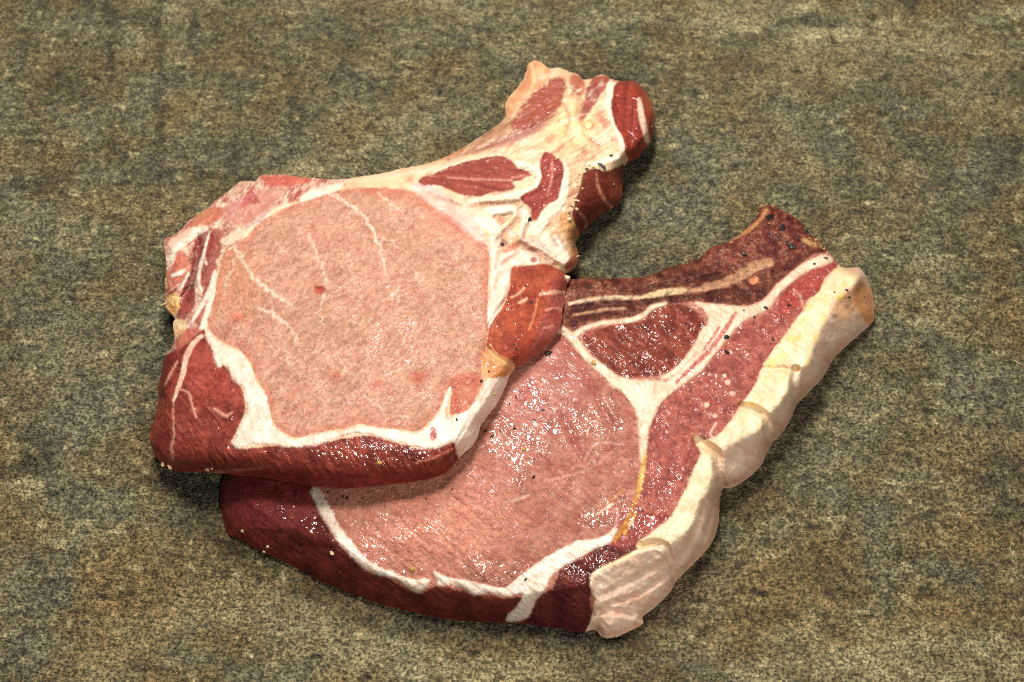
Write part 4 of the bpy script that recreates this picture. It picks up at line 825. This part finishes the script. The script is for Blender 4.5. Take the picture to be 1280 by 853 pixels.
c1.heights(TOP1, [(210,310,13),(210,380,11),(240,280,13),(300,235,15),(420,230,17),(560,200,18),(650,120,18),(662,80,14),(740,105,17),(795,110,17),(800,150,19),(785,190,18),(700,200,25),(740,215,20),(640,240,27),(716,318,17),(700,345,27),(690,400,27),(680,370,28),(650,360,30),(600,300,30),(450,250,24),(300,330,22),(250,450,24),(206,520,23),(228,560,25),(300,560,30),(380,550,35),(450,560,38),(540,550,36),(600,500,34),(450,400,34),(620,430,33)],
    [(190,545,9),(200,580,9),(240,588,11),(300,593,16),(350,599,20),(400,607,23),(460,607,24.5),(560,588,23.5),(600,535,23),(637,466,22.5),(680,435,22),(700,410,22),(710,350,16),(700,335,11),(722,300,5),(776,245,4),(790,195,5),(818,150,5),(760,94,3),(661,79,2),(560,195,1),(420,224,1),(300,228,1),(206,300,1),(206,382,2),(200,470,6),(450,400,22),(350,480,15),(550,500,24),(550,300,10),(420,320,9),(620,380,18)],
    power=1.2, round_r=11, round_z=4, blur=4.5, rollk=.75)
for ch, parts in ((c1, ('outer_muscle', 'loin_muscle')), (c2, ('outer_muscle', 'loin_muscle', 'flank_muscle'))):
    fl = fbm(ch.g.X/2.6, ch.g.Y/2.6, 301, 2)
    for nm, f, _ in ch.regions:
        if nm in parts and f.max() < 49: ch.paint(sstep(-1,2,f)*sstep(.5,.75,fl), (206,140,116), None, .35)
        if nm in ('fat_seam', 'connective_fat') or nm in ('tendon',): ch.paint(sstep(4.0,1.0,np.abs(f))*sstep(-.1,.5,fl+.8*ch.n_f), (196,116,94), None, .5)
lower = c2.build("pork_chop", "lower raw bone-in pork chop with thick cut fat cap, lying partly under the other", "raw pork chops stacked on the slate")
upper = c1.build("pork_chop", "upper raw pork chop with pale pink eye and bulbous rib end, lying on the other", "raw pork chops stacked on the slate")
# ================================================================== pepper, spice crumbs, droplets
def simple_mat(name, rgb, rough, var=.4, spec=.5, trans=0.0):
    m = NT(name); tc = m.new("ShaderNodeTexCoord"); nz = m.noise(tc.outputs["Object"], 900, 3, .6)
    vm = m.n.new("ShaderNodeVectorMath"); vm.operation = "SCALE"; vm.inputs[0].default_value = tuple(lin(rgb))
    m.link(m.math("ADD", m.math("MULTIPLY", nz, 2*var), 1-var), vm.inputs["Scale"]); m.link(vm.outputs[0], m.b.inputs["Base Color"])
    m.b.inputs["Roughness"].default_value = rough; m.b.inputs["Specular IOR Level"].default_value = spec
    m.b.inputs["Transmission Weight"].default_value = trans
    return m.m
PEP = simple_mat("black_pepper", (34,26,20), .45); CRU = simple_mat("spice_crumb", (214,190,146), .55, .3); YEL = simple_mat("mustard_seed_bit", (190,156,80), .5, .3)
WAT = simple_mat("water_bead", (255,255,255), .03, 0, .5, 1.0); WAT.node_tree.nodes["Principled BSDF"].inputs["IOR"].default_value = 1.33
import bmesh
def lump(seed, kind):
    r = random.Random(seed); bm = bmesh.new(); bmesh.ops.create_icosphere(bm, subdivisions=2 if kind != "bead" else 3, radius=1.0)
    ph = [r.uniform(0, 6.28) for _ in range(6)]
    for v in bm.verts:
        c = v.co.copy()
        if kind == "flake":
            k = 1 + .28*math.sin(3*c.x+ph[0])*math.cos(2.3*c.y+ph[1]) + .16*math.sin(5*c.y+ph[2]+2*c.x); v.co = Vector((c.x*k*1.25, c.y*k*.85, c.z*k*.5))
        elif kind == "crumb":
            k = 1 + .3*math.sin(3*c.x+ph[0])*math.cos(3*c.z+ph[1]) + .18*math.sin(6*c.y+ph[2]); v.co = c*k; v.co.z *= .8
        elif kind == "splinter":
            v.co = Vector((c.x*2.4*(1+.1*math.sin(4*c.y+ph[0])), c.y*.4*(1-.5*c.x), c.z*.35))
        else:
            v.co = Vector((c.x, c.y, max(c.z, -.35)*.75))
    me = bpy.data.meshes.new(kind); bm.to_mesh(me); bm.free()
    me.polygons.foreach_set("use_smooth", [True]*len(me.polygons)) if kind in ("bead",) else None
    return me
LIB = {k: [lump(i*7+3, k) for i in range(5)] for k in ("flake", "crumb", "splinter", "bead")}
for k in LIB:
    for me in LIB[k]: me.materials.append(None)
_rb = random.Random(4)
def spot(ch, px, py):
    if ch is None: z = 0.0
    else: z = float(ch.g.at(ch.z, px, py)) * .001
    return unproject(np.array(float(px)), np.array(float(py)), np.array(z))
def bit(name, ch, px, py, r, kind, mat, label, cat, group=None, rot=None):
    o = bpy.data.objects.new(name, _rb.choice(LIB[kind])); C.objects.link(o)
    o.material_slots[0].link = "OBJECT"; o.material_slots[0].material = mat
    p = spot(ch, px, py); rad = r * (.00021 if kind == 'flake' else .00025)
    o.location = (p[0], p[1], p[2] + rad * .25); o.scale = (rad,)*3
    o.rotation_euler = (_rb.uniform(-.5,.5), _rb.uniform(-.5,.5), _rb.uniform(0,6.28) if rot is None else rot)
    if kind == "bead": o.rotation_euler = (0,0,0)
    o["label"] = label; o["category"] = cat
    if group: o["group"] = group
    return o
L1, L2 = c1, c2
ORD = "first second third fourth fifth sixth seventh eighth ninth tenth eleventh twelfth thirteenth fourteenth fifteenth sixteenth seventeenth".split()
def many(name, ch, lst, kind, mat, label, cat, group):
    """alike bits of one patch: each gets its place in the row, counted from the top"""
    order = sorted(range(len(lst)), key=lambda i: lst[i][1]); n = len(lst)
    for k, i in enumerate(order):
        x, y, r = lst[i]
        place = "topmost" if k == 0 else "lowest" if k == n - 1 else ORD[k] + " from the top"
        bit(name, ch, x, y, r, kind, mat, place + ", " + label, cat, group)
G = "pepper and spice on the chops"
many("pepper_flake", L1, [(750,206,4.5),(755,210,4.5),(733,212,3.4),(764,195,3.4),(729,229,2),(714,258,2.4)], "flake", PEP, "black pepper flake on the creamy upper rib rim", "pepper flake", "pepper flakes on the upper rib rim")
many("spice_crumb", L1, [(747,211,4.2),(741,209,2.6),(737,207,2.4),(730,216,2.8),(726,222,2.4),(722,228,2.8),(726,226,2.2),(721,233,2),(720,251,2.6),(716,258,2.4),(723,252,2.2),(718,247,2),(712,264,2.8),(721,262,2.8),(711,270,2.2),(724,218,2),(728,236,1.8)], "crumb", CRU, "pale yellow crumb along the upper chop's rib rim", "spice crumb", "spice crumbs along the upper rib rim")
bit("pepper_flake", L1, 765, 231, 3.2, "flake", PEP, "pepper flake on the dark lean under the upper chop's rib", "pepper flake")
bit("spice_crumb", L1, 711, 275, 4, "crumb", CRU, "round cream crumb on the brown side of the upper rib, lowest of its row", "spice crumb")
bit("spice_crumb", L1, 766, 231, 2.2, "crumb", CRU, "cream crumb beside the pepper flake on the upper chop's dark lean", "spice crumb")
bit("pepper_flake", L1, 711, 268, 2.6, "flake", PEP, "pepper flake just above the round cream crumb on the rib side", "pepper flake")
bit("pepper_flake", L1, 716, 308, 3.6, "flake", PEP, "pepper flake on the brown knuckle of the upper chop near the notch", "pepper flake")
bit("spice_crumb", L1, 717, 309, 1.8, "crumb", CRU, "tiny cream crumb on the brown knuckle of the upper chop", "spice crumb")
bit("bone_splinter", L1, 721, 321, 2.4, "splinter", CRU, "pale splinter sticking out of the upper chop's knuckle edge", "bone splinter", rot=.3)
bit("pepper_flake", L1, 662, 275, 4.2, "flake", PEP, "large black flake in the crease between rib muscle and fat", "pepper flake")
bit("pepper_flake", L1, 628, 306, 3, "flake", PEP, "dark flake in the pit where the white tendon starts", "pepper flake")
bit("spice_crumb", L1, 709, 349, 5, "crumb", CRU, "big cream crumb on the top corner of the curled flap", "spice crumb")
many("pepper_flake", L1, [(657,358,2.4),(664,379,2.8),(645,436,2.4),(643,431,2)], "flake", PEP, "small pepper flake on the orange curled flap", "pepper flake", "pepper flakes on the curled flap")
many("pepper_flake", L1, [(602,477,3),(611,465,1.8),(571,525,2)], "flake", PEP, "pepper flake on fat seam below the curled flap", "pepper flake", "pepper flakes on the lower right seam")
many("spice_crumb", L1, [(204,581,3.2),(213,584,4),(259,587,3),(265,586,2)], "crumb", CRU, "pale crumb on the upper chop's bottom left corner", "spice crumb", "crumbs on the lower left corner")
bit("spice_crumb", L1, 474, 579, 3.2, "crumb", YEL, "yellow crumb on the dark lower rim of the upper chop", "spice crumb")
bit("spice_crumb", L1, 618, 493, 2.4, "crumb", YEL, "yellow crumb on the white fat at the upper chop's right edge", "spice crumb")
bit("bone_splinter", L1, 207, 380, 4, "splinter", CRU, "white bone splinter poking from the left edge of the upper chop", "bone splinter", rot=.25)
many("water_bead", L1, [(816,151,2.8),(784,155,2.4),(814,160,2),(795,177,2.2)], "bead", WAT, "clear water bead on the red rib end bulb", "water bead", "water beads on the rib end")
# lower chop
bit("pepper_flake", L2, 686, 442, 5, "flake", PEP, "large oval peppercorn piece on the pink eye beside the curled flap", "peppercorn")
bit("pepper_flake", L2, 908, 422, 4.6, "flake", PEP, "square black flake on the fat seam right of the triangular muscle", "pepper flake")
bit("pepper_flake", L2, 909, 441, 4, "flake", PEP, "olive black flake just below the square flake on the fat seam", "pepper flake")
many("pepper_flake", L2, [(957,385,3.4),(943,397,2.6),(986,382,2.6),(966,424,3),(930,388,1.8)], "flake", PEP, "pepper flake along the lower chop's flank muscle", "pepper flake", "pepper flakes on the lower flank")
many("pepper_flake", L2, [(962,271,6),(979,286,6),(990,309,6.5),(930,318,5),(1007,290,4.6),(920,295,3),(941,277,4.4),(972,262,3),(985,272,3),(998,300,3),(975,300,3)], "flake", PEP, "coarse black flake on the lower chop's rib end", "pepper flake", "pepper on the lower rib end")
many("spice_crumb", L2, [(951,259,3.4),(957,257,3),(966,258,3),(947,268,2.6),(935,288,2.6),(915,304,2.8),(1012,299,3.4),(1020,301,3),(1016,307,2.6),(1030,312,2.6),(962,280,2),(970,292,2.2),(1034,318,2.4),(948,300,2),(913,303,2.2)], "crumb", simple_mat("toasted_crumb", (164,116,68), .55, .4), "toasted golden crumb on the lower chop's rib end", "spice crumb", "crumbs on the lower rib end")
many("pepper_flake", L2, [(1032,323,3.2),(1018,330,2.6),(1050,332,1.8)], "flake", PEP, "pepper flake on fat near the lower rib tip", "pepper flake", "pepper flakes by the lower rib tip")
many("pepper_flake", L2, [(1058,363,2.6),(1061,372,2.8),(1043,366,1.6),(1072,362,1.6),(1080,371,1.6),(1076,347,1.4)], "flake", PEP, "pepper flake on the orange fat cap end", "pepper flake", "pepper flakes on the fat cap end")
bit("spice_crumb", L2, 862, 325, 3.4, "crumb", simple_mat("brown_crumb", (120,72,40), .5, .4), "brown crumb perched on the far edge of the lower chop", "spice crumb")
bit("pepper_flake", L2, 849, 331, 2.4, "flake", PEP, "pepper flake on the far edge left of the brown crumb", "pepper flake")
many("pepper_flake", L2, [(410,616,2),(434,623,2.6),(429,621,1.8),(453,623,1.6),(532,624,1.6),(565,612,1.6),(392,641,1.8)], "flake", PEP, "pepper speck on pink lean under the upper rim", "pepper flake", "pepper specks under the upper rim")
many("pepper_flake", L2, [(667,597,2.6),(679,513,2.2),(643,536,2.4),(668,525,1.8),(615,546,3),(607,539,2.2),(602,530,2),(625,538,2),(645,497,2),(637,505,1.8)], "flake", PEP, "pepper speck on pink lean right of the upper chop", "pepper flake", "pepper specks right of the upper chop")
bit("pepper_flake", L2, 657, 725, 2.6, "flake", simple_mat("grey_flake", (90,74,50), .5), "grey speck on the lower fat seam of the lower chop", "pepper flake")
bit("spice_crumb", L2, 415, 692, 3.2, "crumb", CRU, "cream crumb on the dark outer muscle left of the fat seam", "spice crumb")
bit("spice_crumb", L2, 516, 712, 3, "crumb", YEL, "orange yellow crumb at the notch in the left fat seam", "spice crumb")
bit("spice_crumb", L2, 742, 454, 3.6, "crumb", YEL, "yellow crumb on the left arm of the Y-shaped fat", "spice crumb")
bit("spice_crumb", L2, 655, 563, 3, "crumb", YEL, "amber crumb amid the wet gloss on the pink eye", "spice crumb")
bit("spice_crumb", L2, 770, 794, 2.6, "crumb", CRU, "pale crumb at the bottom tip of the lower chop's fat cap", "spice crumb")
many("spice_crumb", L2, [(335,684,2.2),(330,690,2),(303,664,2.2)], "crumb", CRU, "pale crumb on the lower chop's dark left edge", "spice crumb", "crumbs on the lower left edge")
